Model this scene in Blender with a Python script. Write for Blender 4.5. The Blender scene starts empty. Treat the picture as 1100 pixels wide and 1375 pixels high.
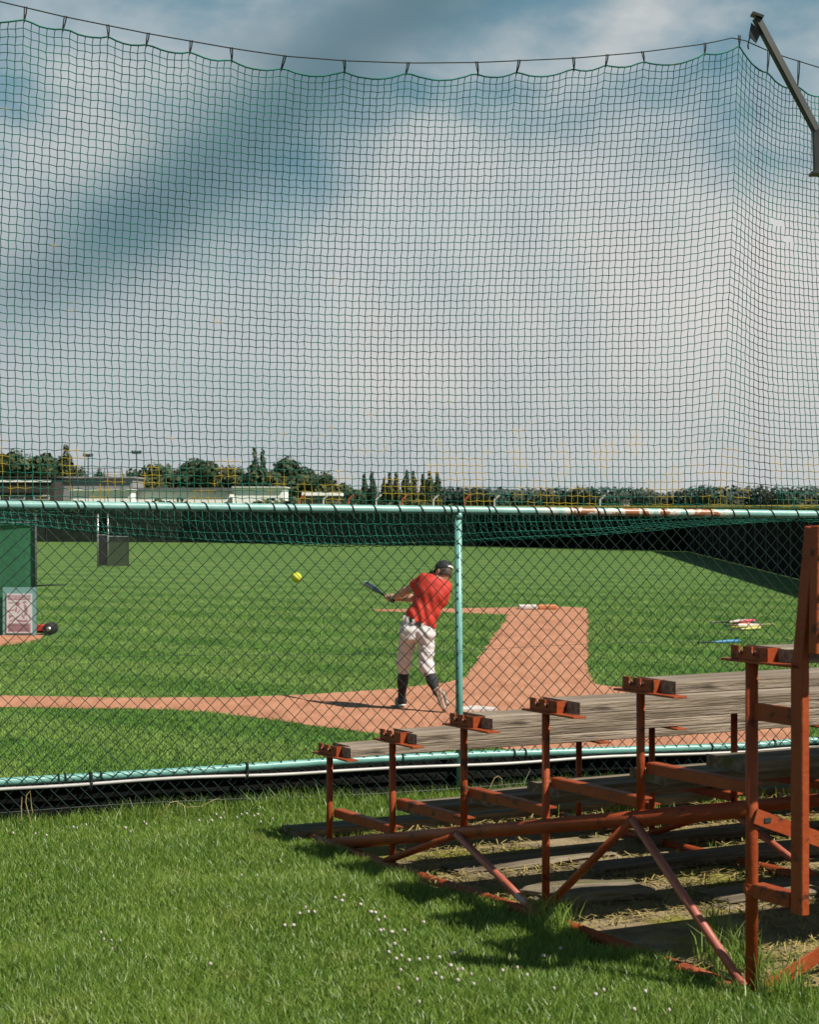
import bpy, bmesh, math, random
import numpy as np
from mathutils import Vector, Matrix
from mathutils.geometry import tessellate_polygon
random.seed(7); rng = np.random.default_rng(7)
R = math.radians
sc = bpy.context.scene
col = sc.collection

# ------------------------------------------------------------------ camera
F = 2600.0; EYE = 1.65; HZ = 681.0; FZ = -0.55          # focal (photo px), eye height, horizon row, field level
cam_d = bpy.data.cameras.new('camera'); cam = bpy.data.objects.new('camera', cam_d); col.objects.link(cam)
cam.location = (0, 0, EYE); cam.rotation_euler = (R(90), 0, 0)
cam_d.sensor_width = 36; cam_d.lens = F/1375*36; cam_d.shift_y = -(687.5-HZ)/1375
cam_d.dof.use_dof = True; cam_d.dof.focus_distance = 12.5; cam_d.dof.aperture_fstop = 9.0
cam_d.clip_start = 0.05; cam_d.clip_end = 6000
sc.camera = cam
sc.render.resolution_x = 820; sc.render.resolution_y = 1024
# ------------------------------------------------------------------ light
SUN_H = Vector((0.86, -0.51)).normalized(); SUN_EL = R(49)
sun_d = bpy.data.lights.new('sun', 'SUN'); sun = bpy.data.objects.new('sun', sun_d); col.objects.link(sun)
sv = Vector((SUN_H.x*math.cos(SUN_EL), SUN_H.y*math.cos(SUN_EL), math.sin(SUN_EL)))
sun.rotation_euler = sv.to_track_quat('Z', 'Y').to_euler(); sun.location = sv*50
sun_d.energy = 5.0; sun_d.angle = R(0.53); sun_d.color = (1.0, 0.94, 0.84)
world = bpy.data.worlds.new('World'); sc.world = world; world.use_nodes = True
sc.view_settings.view_transform = 'Standard'; sc.view_settings.look = 'None'
sc.view_settings.exposure = 0.52; sc.view_settings.gamma = 1.0; sc.view_settings.use_curve_mapping = False
sc.cycles.use_denoising = True
try: sc.cycles.denoiser = 'OPENIMAGEDENOISE'
except Exception: pass
sc.cycles.sample_clamp_indirect = 4.0; sc.cycles.sample_clamp_direct = 6.0
sc.cycles.max_bounces = 6; sc.cycles.diffuse_bounces = 3; sc.cycles.transparent_max_bounces = 12

def world_nodes():
    nt = world.node_tree; N = nt.nodes; L = nt.links; N.clear()
    def nd(t, **k):
        n = N.new(t)
        for a, b in k.items(): setattr(n, a, b)
        return n
    def m(op, a, b=None, c=None, clamp=False):
        n = nd('ShaderNodeMath', operation=op); n.use_clamp = clamp
        for i, v in enumerate((a, b, c)):
            if v is None: continue
            if isinstance(v, (int, float)): n.inputs[i].default_value = v
            else: L.new(v, n.inputs[i])
        return n.outputs[0]
    def mix(f, a, b):
        n = nd('ShaderNodeMix', data_type='RGBA')
        if isinstance(f, (int, float)): n.inputs[0].default_value = f
        else: L.new(f, n.inputs[0])
        for s, v in ((6, a), (7, b)):
            if isinstance(v, tuple): n.inputs[s].default_value = (*v, 1)
            else: L.new(v, n.inputs[s])
        return n.outputs[2]
    def smooth(v, a, b):
        n = nd('ShaderNodeMapRange', interpolation_type='SMOOTHSTEP'); L.new(v, n.inputs[0])
        n.inputs[1].default_value = a; n.inputs[2].default_value = b
        return n.outputs[0]
    tc = nd('ShaderNodeTexCoord'); sep = nd('ShaderNodeSeparateXYZ'); L.new(tc.outputs['Generated'], sep.inputs[0])
    az = m('ARCTAN2', sep.outputs[0], sep.outputs[1]); el = m('ARCSINE', sep.outputs[2])
    comb = nd('ShaderNodeCombineXYZ'); L.new(az, comb.inputs[0]); L.new(m('MULTIPLY', el, 1.7), comb.inputs[1])
    def noise(scale, detail, rough, off):
        mp = nd('ShaderNodeMapping'); L.new(comb.outputs[0], mp.inputs[0]); mp.inputs['Location'].default_value = off
        mp.inputs['Rotation'].default_value = (0, 0, 0.35)
        n = nd('ShaderNodeTexNoise'); L.new(mp.outputs[0], n.inputs['Vector'])
        n.inputs['Scale'].default_value = scale; n.inputs['Detail'].default_value = detail; n.inputs['Roughness'].default_value = rough
        n.inputs['Distortion'].default_value = 0.25
        return n.outputs[0]
    sky = nd('ShaderNodeTexSky', sky_type='NISHITA'); sky.sun_disc = False
    sky.sun_elevation = SUN_EL; sky.sun_rotation = math.atan2(SUN_H.x, SUN_H.y)
    sky.air_density = 1.0; sky.dust_density = 1.2; sky.ozone_density = 1.5
    deep = mix(smooth(el, 0.2, 0.8), (1.6, 3.5, 4.5), (0.55, 1.35, 2.1))                       # the blue deepens towards the zenith
    blue = mix(0.85, sky.outputs[0], deep)
    n1 = noise(7.0, 5, 0.5, (2.35, 0.72, 0)); n2 = noise(19.0, 6, 0.55, (1.3, 4.2, 0)); n3 = noise(4.0, 3, 0.5, (5.1, 2.2, 0))
    # a low even veil of haze cloud near the horizon, breaking up higher
    veil = m('SUBTRACT', 1.0, smooth(el, 0.10, 0.27))
    cl = m('ADD', m('MULTIPLY', n1, 0.75), m('MULTIPLY', n2, 0.3))
    cover = smooth(m('SUBTRACT', m('ADD', cl, m('MULTIPLY', veil, 0.24)), m('MULTIPLY', smooth(el, 0.19, 0.42), 0.22)), 0.38, 0.72)   # open sky overhead
    # dark blur of a near wire painted into the sky, rising to the right
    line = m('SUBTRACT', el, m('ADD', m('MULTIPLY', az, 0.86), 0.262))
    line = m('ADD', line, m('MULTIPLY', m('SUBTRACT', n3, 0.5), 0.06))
    wire_blur = m('POWER', 2.718, m('MULTIPLY', m('MULTIPLY', line, line), -620.0))
    wire_blur = m('MULTIPLY', wire_blur, smooth(el, 0.05, 0.15))
    cover = m('MULTIPLY', cover, m('SUBTRACT', 1.0, m('MULTIPLY', wire_blur, 0.60)))
    shade = smooth(n3, 0.35, 0.7)
    cloud = mix(shade, (6.0, 6.7, 7.05), (9.0, 8.75, 8.4))
    c = mix(cover, blue, cloud)
    c = mix(m('MULTIPLY', wire_blur, 0.78), c, (1.5, 2.5, 3.0))
    low = m('SUBTRACT', 1.0, smooth(el, -0.02, 0.15))
    c = mix(m('MULTIPLY', low, 0.6), c, (6.3, 6.6, 6.75))
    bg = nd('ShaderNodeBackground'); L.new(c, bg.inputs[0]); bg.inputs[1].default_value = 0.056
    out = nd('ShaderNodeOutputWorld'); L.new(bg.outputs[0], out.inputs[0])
world_nodes()

# ------------------------------------------------------------------ projection helpers (measuring only)
def P(px, py, d): return Vector(((px-550)*d/F, d, EYE-(py-HZ)*d/F))
def G(px, py, z=FZ):
    d = F*(EYE-z)/(py-HZ); return Vector(((px-550)*d/F, d, z))

# ------------------------------------------------------------------ materials
def mat(name, c1, c2=None, scale=8.0, rough=0.7, bump=0.0, bscale=None, stretch=(1,1,1), c3=None, scale3=2.0, lo3=0.55, hi3=0.65,
        metal=0.0, detail=5, spec=0.5, island=None, coord='Object', contrast=(0.35,0.65), trans=0.0, k=0.72):
    c1, c2, c3, island = [None if c is None else tuple(x*k for x in c) for c in (c1, c2, c3, island)]
    m = bpy.data.materials.new(name); m.use_nodes = True
    nt = m.node_tree; N = nt.nodes; L = nt.links; bs = N['Principled BSDF']
    bs.inputs['Roughness'].default_value = rough; bs.inputs['Metallic'].default_value = metal
    bs.inputs['Specular IOR Level'].default_value = spec
    tc = N.new('ShaderNodeTexCoord'); mp = N.new('ShaderNodeMapping'); L.new(tc.outputs[coord], mp.inputs[0]); mp.inputs['Scale'].default_value = stretch
    def noise(s, d=detail):
        n = N.new('ShaderNodeTexNoise'); L.new(mp.outputs[0], n.inputs['Vector']); n.inputs['Scale'].default_value = s
        n.inputs['Detail'].default_value = d; n.inputs['Roughness'].default_value = 0.6; return n.outputs[0]
    def rng_(v, a, b):
        n = N.new('ShaderNodeMapRange'); n.interpolation_type = 'SMOOTHSTEP'; L.new(v, n.inputs[0]); n.inputs[1].default_value = a; n.inputs[2].default_value = b; return n.outputs[0]
    def mix(f, a, b):
        n = N.new('ShaderNodeMix'); n.data_type = 'RGBA'; L.new(f, n.inputs[0])
        for s, v in ((6, a), (7, b)):
            if isinstance(v, tuple): n.inputs[s].default_value = (*v, 1)
            else: L.new(v, n.inputs[s])
        return n.outputs[2]
    c = None
    if c2:
        c = mix(rng_(noise(scale), *contrast), c1, c2)
    if c3:
        c = mix(rng_(noise(scale3), lo3, hi3), c if c is not None else c1, c3)
    if island:
        g = N.new('ShaderNodeNewGeometry'); c = mix(g.outputs['Random Per Island'], c if c is not None else c1, island)
    if c is None: bs.inputs['Base Color'].default_value = (*c1, 1)
    else: L.new(c, bs.inputs['Base Color'])
    if bump:
        b = N.new('ShaderNodeBump'); b.inputs['Strength'].default_value = bump; b.inputs['Distance'].default_value = 0.02 if name != 'clay' else 0.06
        L.new(noise(bscale or scale*3), b.inputs['Height']); L.new(b.outputs[0], bs.inputs['Normal'])
    if trans:
        tr = N.new('ShaderNodeBsdfTranslucent'); ms = N.new('ShaderNodeMixShader'); ms.inputs[0].default_value = trans
        if c is None: tr.inputs[0].default_value = (*c1, 1)
        else: L.new(c, tr.inputs[0])
        L.new(bs.outputs[0], ms.inputs[1]); L.new(tr.outputs[0], ms.inputs[2]); L.new(ms.outputs[0], N['Material Output'].inputs[0])
    return m

M = {}
M['blade'] = mat('lawn_blade', (0.055,0.15,0.014), (0.12,0.23,0.022), scale=1.6, rough=0.42, island=(0.22,0.30,0.055), trans=0.3, k=1.05, c3=(0.24,0.26,0.07), scale3=3.2, lo3=0.55, hi3=0.75)
M['lawn_soil'] = mat('lawn_soil', (0.02,0.035,0.008), (0.045,0.06,0.014), scale=6, rough=1)
M['dirt'] = mat('bare_dirt', (0.19,0.14,0.07), (0.38,0.29,0.16), scale=5, rough=1, bump=0.9, bscale=22, c3=(0.24,0.22,0.025), scale3=1.7, lo3=0.5, hi3=0.62)
M['straw'] = mat('straw', (0.44,0.33,0.12), rough=0.8, island=(0.30,0.24,0.07))
M['clay'] = mat('clay', (0.47,0.195,0.098), (0.60,0.275,0.150), scale=4.0, rough=1, bump=0.6, bscale=14, stretch=(1,0.3,1), c3=(0.36,0.14,0.065), scale3=1.1, lo3=0.55, hi3=0.75, detail=10, contrast=(0.3,0.7))
M['rail'] = mat('green_pipe_paint', (0.17,0.43,0.37), (0.23,0.50,0.44), scale=9, rough=0.38, c3=(0.035,0.12,0.09), scale3=26, lo3=0.66, hi3=0.72, bump=0.1)
M['rail_rusty'] = mat('rusty_green_pipe_paint', (0.30,0.44,0.38), (0.16,0.40,0.34), scale=7, rough=0.55, c3=(0.24,0.10,0.05), scale3=11, lo3=0.5, hi3=0.6, bump=0.2)
M['white_pipe'] = mat('white_pipe', (0.56,0.54,0.51), (0.46,0.43,0.40), scale=5, rough=0.4)
M['wire'] = mat('green_coated_wire', (0.006,0.020,0.015), (0.010,0.032,0.025), scale=20, rough=0.5, spec=0.25)
M['cord'] = mat('dark_cord', (0.015,0.02,0.018), rough=0.8)
M['net'] = mat('net_cord', (0.016,0.12,0.085), (0.03,0.23,0.165), scale=2.2, rough=0.75, c3=(0.36,0.25,0.03), scale3=6.5, lo3=0.74, hi3=0.80, contrast=(0.4,0.6), detail=7, spec=0.1)
def net_yellow():
    # the lower rows were patched with yellow twine
    m = M['net']; nt = m.node_tree; N = nt.nodes; L = nt.links; bs = N['Principled BSDF']; old = bs.inputs['Base Color'].links[0].from_socket
    tc = N.new('ShaderNodeTexCoord'); sp = N.new('ShaderNodeSeparateXYZ'); L.new(tc.outputs['Object'], sp.inputs[0])
    nz = N.new('ShaderNodeTexNoise'); L.new(tc.outputs['Object'], nz.inputs['Vector']); nz.inputs['Scale'].default_value = 7.5; nz.inputs['Detail'].default_value = 5
    rr = N.new('ShaderNodeMapRange'); rr.interpolation_type = 'SMOOTHSTEP'; L.new(sp.outputs[2], rr.inputs[0]); rr.inputs[1].default_value = 2.5; rr.inputs[2].default_value = 1.7; rr.inputs[4].default_value = 0.19
    r2 = N.new('ShaderNodeMapRange'); r2.interpolation_type = 'SMOOTHSTEP'; L.new(sp.outputs[2], r2.inputs[0]); r2.inputs[1].default_value = 1.60; r2.inputs[2].default_value = 1.66
    mu = N.new('ShaderNodeMath'); mu.operation = 'MULTIPLY'; L.new(rr.outputs[0], mu.inputs[0]); L.new(r2.outputs[0], mu.inputs[1])
    ad = N.new('ShaderNodeMath'); ad.operation = 'ADD'; L.new(nz.outputs[0], ad.inputs[0]); L.new(mu.outputs[0], ad.inputs[1])
    r3 = N.new('ShaderNodeMapRange'); L.new(ad.outputs[0], r3.inputs[0]); r3.inputs[1].default_value = 0.69; r3.inputs[2].default_value = 0.75
    mx = N.new('ShaderNodeMix'); mx.data_type = 'RGBA'; L.new(r3.outputs[0], mx.inputs[0]); L.new(old, mx.inputs[6]); mx.inputs[7].default_value = (0.34,0.25,0.03,1); L.new(mx.outputs[2], bs.inputs['Base Color'])
net_yellow()
M['board_dark'] = mat('near_black_board', (0.006,0.006,0.006), (0.014,0.013,0.012), scale=4, rough=1.0, spec=0.1, stretch=(0.4,4,4), bump=0.3)  # near-black, for the kick boards and the skirt behind them
M['red_steel'] = mat('red_oxide_paint', (0.46,0.080,0.020), (0.54,0.11,0.03), scale=6, rough=0.5, c3=(0.14,0.045,0.025), scale3=15, lo3=0.58, hi3=0.66, bump=0.25, bscale=40, detail=8, k=0.53, spec=0.25)
M['red_worn'] = mat('worn_red_paint', (0.42,0.10,0.055), (0.50,0.15,0.10), scale=5, rough=0.5, c3=(0.55,0.45,0.40), scale3=6, lo3=0.60, hi3=0.66, bump=0.15)
M['bolt'] = mat('bolt_paint', (0.36,0.07,0.03), rough=0.5)
M['plank'] = mat('weathered_wood', (0.20,0.150,0.100), (0.54,0.43,0.32), scale=5, rough=0.9, stretch=(0.45,7,7), bump=0.7, bscale=14, c3=(0.12,0.09,0.06), scale3=4.2, lo3=0.54, hi3=0.68, contrast=(0.3,0.7), detail=8, k=0.62)
M['oldwood'] = mat('rotten_wood', (0.13,0.10,0.065), (0.30,0.245,0.17), scale=5, rough=1, stretch=(0.5,5,5), bump=0.8, bscale=12, c3=(0.12,0.12,0.02), scale3=2.5, lo3=0.55, hi3=0.66)
M['mast'] = mat('galvanised_steel', (0.018,0.022,0.020), (0.035,0.04,0.036), scale=6, rough=0.5)
M['leaf_dark'] = mat('dark_foliage', (0.026,0.046,0.014), rough=0.8, island=(0.055,0.08,0.022))
M['leaf_mid'] = mat('mid_foliage', (0.038,0.062,0.018), rough=0.8, island=(0.085,0.105,0.03))
M['leaf_far'] = mat('hazed_foliage', (0.035,0.060,0.048), rough=0.9, island=(0.065,0.095,0.07))  # bluish tint stands in for the haze of distance
M['bark'] = mat('bark', (0.07,0.055,0.04), (0.11,0.09,0.07), scale=3, rough=1)
M['screen_black'] = mat('black_windscreen', (0.0035,0.004,0.004), (0.007,0.0075,0.007), scale=2, rough=1.0, spec=0.05)
M['screen_green'] = mat('dark_green_windscreen', (0.03,0.04,0.03), (0.05,0.062,0.046), scale=2, rough=1.0, spec=0.05)
M['yellow'] = mat('yellow_rail', (0.62,0.52,0.06), (0.5,0.42,0.05), scale=1, rough=0.6)
M['post_dark'] = mat('dark_post', (0.02,0.03,0.025), rough=0.6)
M['concrete'] = mat('grey_render', (0.30,0.30,0.29), (0.36,0.36,0.35), scale=0.8, rough=0.9)
M['white_wall'] = mat('white_wall', (0.76,0.73,0.69), (0.82,0.79,0.75), scale=0.6, rough=0.8, k=1.0)
M['dark_wall'] = mat('dark_timber', (0.035,0.028,0.024), (0.05,0.04,0.034), scale=1.2, rough=0.9)
M['roof_grey'] = mat('grey_roof', (0.12,0.12,0.12), (0.17,0.17,0.165), scale=1, rough=0.8)
M['glass'] = mat('window_glass', (0.03,0.04,0.05), rough=0.08)
M['red_stake'] = mat('red_stake', (0.55,0.10,0.04), rough=0.6)
M['white_stake'] = mat('white_stake', (0.75,0.73,0.68), rough=0.6)
M['skin'] = mat('skin', (0.50,0.27,0.18), (0.58,0.33,0.23), scale=9, rough=0.5)
M['hair'] = mat('hair', (0.06,0.035,0.022), (0.10,0.06,0.04), scale=40, rough=0.7)
M['shirt'] = mat('red_shirt', (0.56,0.028,0.012), (0.64,0.04,0.018), scale=5, rough=0.75, bump=0.12, bscale=60)
M['pants'] = mat('white_trousers', (0.66,0.62,0.62), (0.74,0.70,0.70), scale=4, rough=0.8, bump=0.12, bscale=50, c3=(0.56,0.42,0.36), scale3=3.0, lo3=0.62, hi3=0.8)
M['black_cloth'] = mat('black_cloth', (0.012,0.013,0.016), (0.02,0.021,0.024), scale=20, rough=0.8)
M['shoe'] = mat('shoe_leather', (0.018,0.018,0.02), rough=0.45)
M['sole'] = mat('dusty_sole', (0.42,0.33,0.24), (0.60,0.54,0.46), scale=22, rough=0.9, c3=(0.10,0.07,0.05), scale3=24, lo3=0.5, hi3=0.58)
M['white_trim'] = mat('white_trim', (0.75,0.74,0.72), rough=0.6)
M['bat_blue'] = mat('bat_dark_blue', (0.02,0.035,0.05), rough=0.2)
M['ball'] = mat('softball_yellow', (0.72,0.80,0.04), rough=0.6)
M['seam'] = mat('ball_seam', (0.5,0.08,0.04), rough=0.6)
M['rubber_white'] = mat('white_rubber', (0.76,0.72,0.68), (0.66,0.58,0.52), scale=6, rough=0.7)
M['orange'] = mat('orange_rubber', (0.75,0.24,0.08), (0.66,0.24,0.11), scale=6, rough=0.7)
M['paper'] = mat('poster_paper', (0.72,0.69,0.70), rough=0.6)
M['ink'] = mat('poster_ink', (0.42,0.20,0.24), (0.48,0.25,0.28), scale=20, rough=0.6)
M['ink_grey'] = mat('poster_grey_ink', (0.20,0.18,0.19), rough=0.6)
M['tyre'] = mat('tyre', (0.015,0.015,0.015), rough=0.7)
M['red_plastic'] = mat('red_plastic', (0.6,0.05,0.02), rough=0.4)
M['chrome'] = mat('hub_metal', (0.55,0.55,0.53), rough=0.35, metal=0.7)
M['petal'] = mat('clover_petal', (0.62,0.58,0.53), (0.50,0.38,0.33), scale=160, rough=0.7)
M['stem'] = mat('flower_stem', (0.07,0.15,0.03), rough=0.7)
M['dry'] = mat('dry_stalk', (0.42,0.33,0.15), (0.30,0.25,0.09), scale=12, rough=0.9)

def field_material(name='field_turf', blade=False):
    m = bpy.data.materials.new(name); m.use_nodes = True
    nt = m.node_tree; N = nt.nodes; L = nt.links; bs = N['Principled BSDF']; bs.inputs['Roughness'].default_value = 0.9; bs.inputs['Specular IOR Level'].default_value = 0.2
    g = N.new('ShaderNodeNewGeometry')
    def noise(s, d=6, st=(1,1,1), rot=0.0):
        mp = N.new('ShaderNodeMapping'); L.new(g.outputs['Position'], mp.inputs[0]); mp.inputs['Scale'].default_value = st; mp.inputs['Rotation'].default_value = (0,0,rot)
        n = N.new('ShaderNodeTexNoise'); L.new(mp.outputs[0], n.inputs['Vector']); n.inputs['Scale'].default_value = s; n.inputs['Detail'].default_value = d; n.inputs['Roughness'].default_value = 0.62; return n.outputs[0]
    def rr(v, a, b, lo=0, hi=1):
        n = N.new('ShaderNodeMapRange'); n.interpolation_type = 'SMOOTHSTEP'; L.new(v, n.inputs[0])
        for i, x in ((1,a),(2,b),(3,lo),(4,hi)): n.inputs[i].default_value = x
        return n.outputs[0]
    def mix(f, a, b, blend='MIX'):
        n = N.new('ShaderNodeMix'); n.data_type = 'RGBA'; n.blend_type = blend
        if isinstance(f, float): n.inputs[0].default_value = f
        else: L.new(f, n.inputs[0])
        for s, v in ((6,a),(7,b)):
            if isinstance(v, tuple): n.inputs[s].default_value = (*v,1)
            else: L.new(v, n.inputs[s])
        return n.outputs[2]
    base = mix(rr(noise(0.8, 9, (1,0.5,1)), 0.3, 0.7), (0.045,0.108,0.018), (0.070,0.142,0.027))
    base = mix(rr(noise(0.30, 6, (1,0.5,1)), 0.48, 0.72, 0, 0.55), base, (0.115,0.165,0.038))         # dry paler patches
    base = mix(rr(noise(2.2, 7, (1.0,0.16,1), 0.12), 0.52, 0.74, 0, 0.32), base, (0.135,0.17,0.052))   # streaks of clippings
    base = mix(rr(noise(1.5, 7, (1.0,0.2,1), -0.3), 0.55, 0.75, 0, 0.3), base, (0.035,0.088,0.011))
    # mowing stripes: sheen of turf rolled in alternate directions, painted as paler bands
    wv = N.new('ShaderNodeTexWave'); mp = N.new('ShaderNodeMapping'); L.new(g.outputs['Position'], mp.inputs[0]); mp.inputs['Rotation'].default_value = (0,0,R(-52))
    L.new(mp.outputs[0], wv.inputs['Vector']); wv.inputs['Scale'].default_value = 0.11; wv.inputs['Distortion'].default_value = 1.0; wv.inputs['Detail'].default_value = 3; wv.inputs['Detail Scale'].default_value = 2.0
    base = mix(rr(wv.outputs[1], 0.35, 0.65, 0, 0.50), base, (0.115,0.178,0.046))
    grain = mix(rr(noise(9, 9, (1.0,0.2,1)), 0.32, 0.68), (0.74,0.77,0.70), (1.24,1.2,1.18)); base = mix(1.0, base, grain, 'MULTIPLY')
    if blade:
        tint = mix(g.outputs['Random Per Island'], (1.05,1.12,0.9), (2.0,1.85,1.7)); base = mix(1.0, base, tint, 'MULTIPLY')
    L.new(base, bs.inputs['Base Color'])
    b = N.new('ShaderNodeBump'); b.inputs['Strength'].default_value = 0.0 if blade else 0.9; b.inputs['Distance'].default_value = 0.04
    L.new(noise(14, 7, (1,0.35,1)), b.inputs['Height']); L.new(b.outputs[0], bs.inputs['Normal'])
    return m
M['field'] = field_material(); M['field_blade'] = field_material('field_blade', True)

def rail_top_material():
    # the top rail: sound paint, with a stretch of worn and rusty paint in the right third
    m = mat('top_rail_paint', (0.22,0.46,0.41), (0.28,0.52,0.47), scale=9, rough=0.38, c3=(0.05,0.16,0.12), scale3=26, lo3=0.68, hi3=0.74, bump=0.1)
    nt = m.node_tree; N = nt.nodes; L = nt.links; bs = N['Principled BSDF']
    old = bs.inputs['Base Color'].links[0].from_socket
    tc = N.new('ShaderNodeTexCoord'); sp = N.new('ShaderNodeSeparateXYZ'); L.new(tc.outputs['Object'], sp.inputs[0])
    nz = N.new('ShaderNodeTexNoise'); L.new(tc.outputs['Object'], nz.inputs['Vector']); nz.inputs['Scale'].default_value = 13; nz.inputs['Detail'].default_value = 6
    def rr(v, a, b):
        n = N.new('ShaderNodeMapRange'); n.interpolation_type = 'SMOOTHSTEP'; L.new(v, n.inputs[0]); n.inputs[1].default_value = a; n.inputs[2].default_value = b; return n.outputs[0]
    def mul(a, b):
        n = N.new('ShaderNodeMath'); n.operation = 'MULTIPLY'; L.new(a, n.inputs[0]); L.new(b, n.inputs[1]); return n.outputs[0]
    inv = N.new('ShaderNodeMath'); inv.operation = 'SUBTRACT'; inv.inputs[0].default_value = 1; L.new(rr(sp.outputs[0], 4.25, 4.4), inv.inputs[1])
    zone = mul(rr(sp.outputs[0], 3.0, 3.2), inv.outputs[0])
    def mix(f, a, b):
        n = N.new('ShaderNodeMix'); n.data_type = 'RGBA'; L.new(f, n.inputs[0])
        for s, v in ((6,a),(7,b)):
            if isinstance(v, tuple): n.inputs[s].default_value = (*v,1)
            else: L.new(v, n.inputs[s])
        return n.outputs[2]
    c = mix(mul(zone, rr(nz.outputs[0], 0.36, 0.5)), old, (0.50,0.48,0.40))
    c = mix(mul(zone, rr(nz.outputs[0], 0.50, 0.56)), c, (0.25,0.10,0.045))
    L.new(c, bs.inputs['Base Color']); return m
M['rail_top'] = rail_top_material()

# ------------------------------------------------------------------ mesh helpers
class MB:
    def __init__(self): self.v = []; self.f = []
    def add(self, vs, fs):
        o = len(self.v); self.v += [tuple(x) for x in vs]; self.f += [tuple(i+o for i in f) for f in fs]; return self
    def box(self, c, h, M3=None):
        c = Vector(c); vs = []
        for sx in (-1,1):
            for sy in (-1,1):
                for sz in (-1,1):
                    p = Vector((sx*h[0], sy*h[1], sz*h[2]))
                    if M3 is not None: p = M3 @ p
                    vs.append(c+p)
        return self.add(vs, [(0,1,3,2),(4,6,7,5),(0,4,5,1),(2,3,7,6),(0,2,6,4),(1,5,7,3)])
    def tube(self, pts, r, n=10, cap=True):
        pts = [Vector(p) for p in pts]; k = len(pts)
        rs = r if isinstance(r, (list, tuple)) else [r]*k
        t0 = (pts[1]-pts[0]).normalized(); up = Vector((0,0,1)) if abs(t0.z) < 0.9 else Vector((1,0,0))
        a = t0.cross(up).normalized(); vs = []; fs = []
        for i in range(k):
            t = ((pts[min(i+1,k-1)]-pts[i]).normalized() + (pts[i]-pts[max(i-1,0)]).normalized())
            t = t.normalized() if t.length > 1e-9 else t0
            a = (a - t*a.dot(t)).normalized(); b = t.cross(a)
            for j in range(n):
                q = 2*math.pi*j/n; vs.append(pts[i] + (a*math.cos(q)+b*math.sin(q))*rs[i])
        for i in range(k-1):
            for j in range(n):
                j2 = (j+1) % n; fs.append((i*n+j, i*n+j2, (i+1)*n+j2, (i+1)*n+j))
        if cap: fs.append(tuple(reversed(range(n)))); fs.append(tuple((k-1)*n+j for j in range(n)))
        return self.add(vs, fs)
    def bar(self, a, b, w, h, side=None):
        a = Vector(a); b = Vector(b); d = (b-a); x = d.normalized()
        s = Vector(side) if side is not None else Vector((0,0,1)).cross(x)
        if s.length < 1e-6: s = Vector((1,0,0))
        s = (s - x*s.dot(x)).normalized(); u = x.cross(s)
        M3 = Matrix((x, s, u)).transposed()
        return self.box((a+b)/2, (d.length/2, w/2, h/2), M3)
    def sphere(self, c, r, n=10, k=7):
        c = Vector(c); vs = []; fs = []
        r = r if isinstance(r, (tuple, list)) else (r,r,r)
        for i in range(k+1):
            th = math.pi*i/k
            for j in range(n):
                ph = 2*math.pi*j/n; vs.append(c+Vector((r[0]*math.sin(th)*math.cos(ph), r[1]*math.sin(th)*math.sin(ph), r[2]*math.cos(th))))
        for i in range(k):
            for j in range(n): fs.append((i*n+j, (i+1)*n+j, (i+1)*n+(j+1)%n, i*n+(j+1)%n))
        return self.add(vs, fs)
    def lathe(self, a, b, prof, n=14):
        # prof: list of (fraction along a->b, radius)
        a = Vector(a); b = Vector(b)
        return self.tube([a.lerp(b, t) for t, r in prof], [r for t, r in prof], n)
    def mesh(self, name, m=None, smooth=False):
        me = bpy.data.meshes.new(name); me.from_pydata(self.v, [], self.f); me.update()
        if m: me.materials.append(m)
        if smooth: me.polygons.foreach_set('use_smooth', [True]*len(me.polygons))
        return me
    def build(self, name, m, parent=None, smooth=False, loc=None, bevel=0):
        me = self.mesh(name, m, smooth)
        if bevel:
            bm = bmesh.new(); bm.from_mesh(me); bmesh.ops.bevel(bm, geom=bm.edges[:], offset=bevel, segments=1, affect='EDGES'); bm.to_mesh(me); bm.free()
        return link(name, me, parent, loc)
def link(name, me, parent=None, loc=None, rot=None):
    o = bpy.data.objects.new(name, me); col.objects.link(o); o.parent = parent
    if loc is not None: o.location = loc
    if rot is not None: o.rotation_euler = rot
    return o
def tag(o, label=None, cat=None, group=None, kind=None):
    for k, v in (('label',label),('category',cat),('group',group),('kind',kind)):
        if v: o[k] = v
    return o
def thing(name, label, cat, loc=(0,0,0), rotz=0.0, group=None):
    o = bpy.data.objects.new(name, None); col.objects.link(o); o.location = loc; o.rotation_euler = (0,0,rotz); o.empty_display_size = 0.2
    return tag(o, label, cat, group)
def copy_tree(o, parent=None):
    c = o.copy(); col.objects.link(c); c.parent = parent
    for ch in list(o.children): copy_tree(ch, c)
    return c
def fast_mesh(name, V, faces_flat, loop_totals, m, smooth=False):
    me = bpy.data.meshes.new(name); me.vertices.add(len(V)); me.vertices.foreach_set('co', np.asarray(V, np.float32).ravel())
    lt = np.asarray(loop_totals, np.int32); ls = np.concatenate(([0], np.cumsum(lt)[:-1])).astype(np.int32)
    me.loops.add(int(lt.sum())); me.loops.foreach_set('vertex_index', np.asarray(faces_flat, np.int32))
    me.polygons.add(len(lt)); me.polygons.foreach_set('loop_start', ls)
    try: me.polygons.foreach_set('loop_total', lt)
    except Exception: pass
    if smooth: me.polygons.foreach_set('use_smooth', np.ones(len(lt), bool))
    me.update(calc_edges=True); me.validate()
    me.materials.append(m); return me
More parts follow.
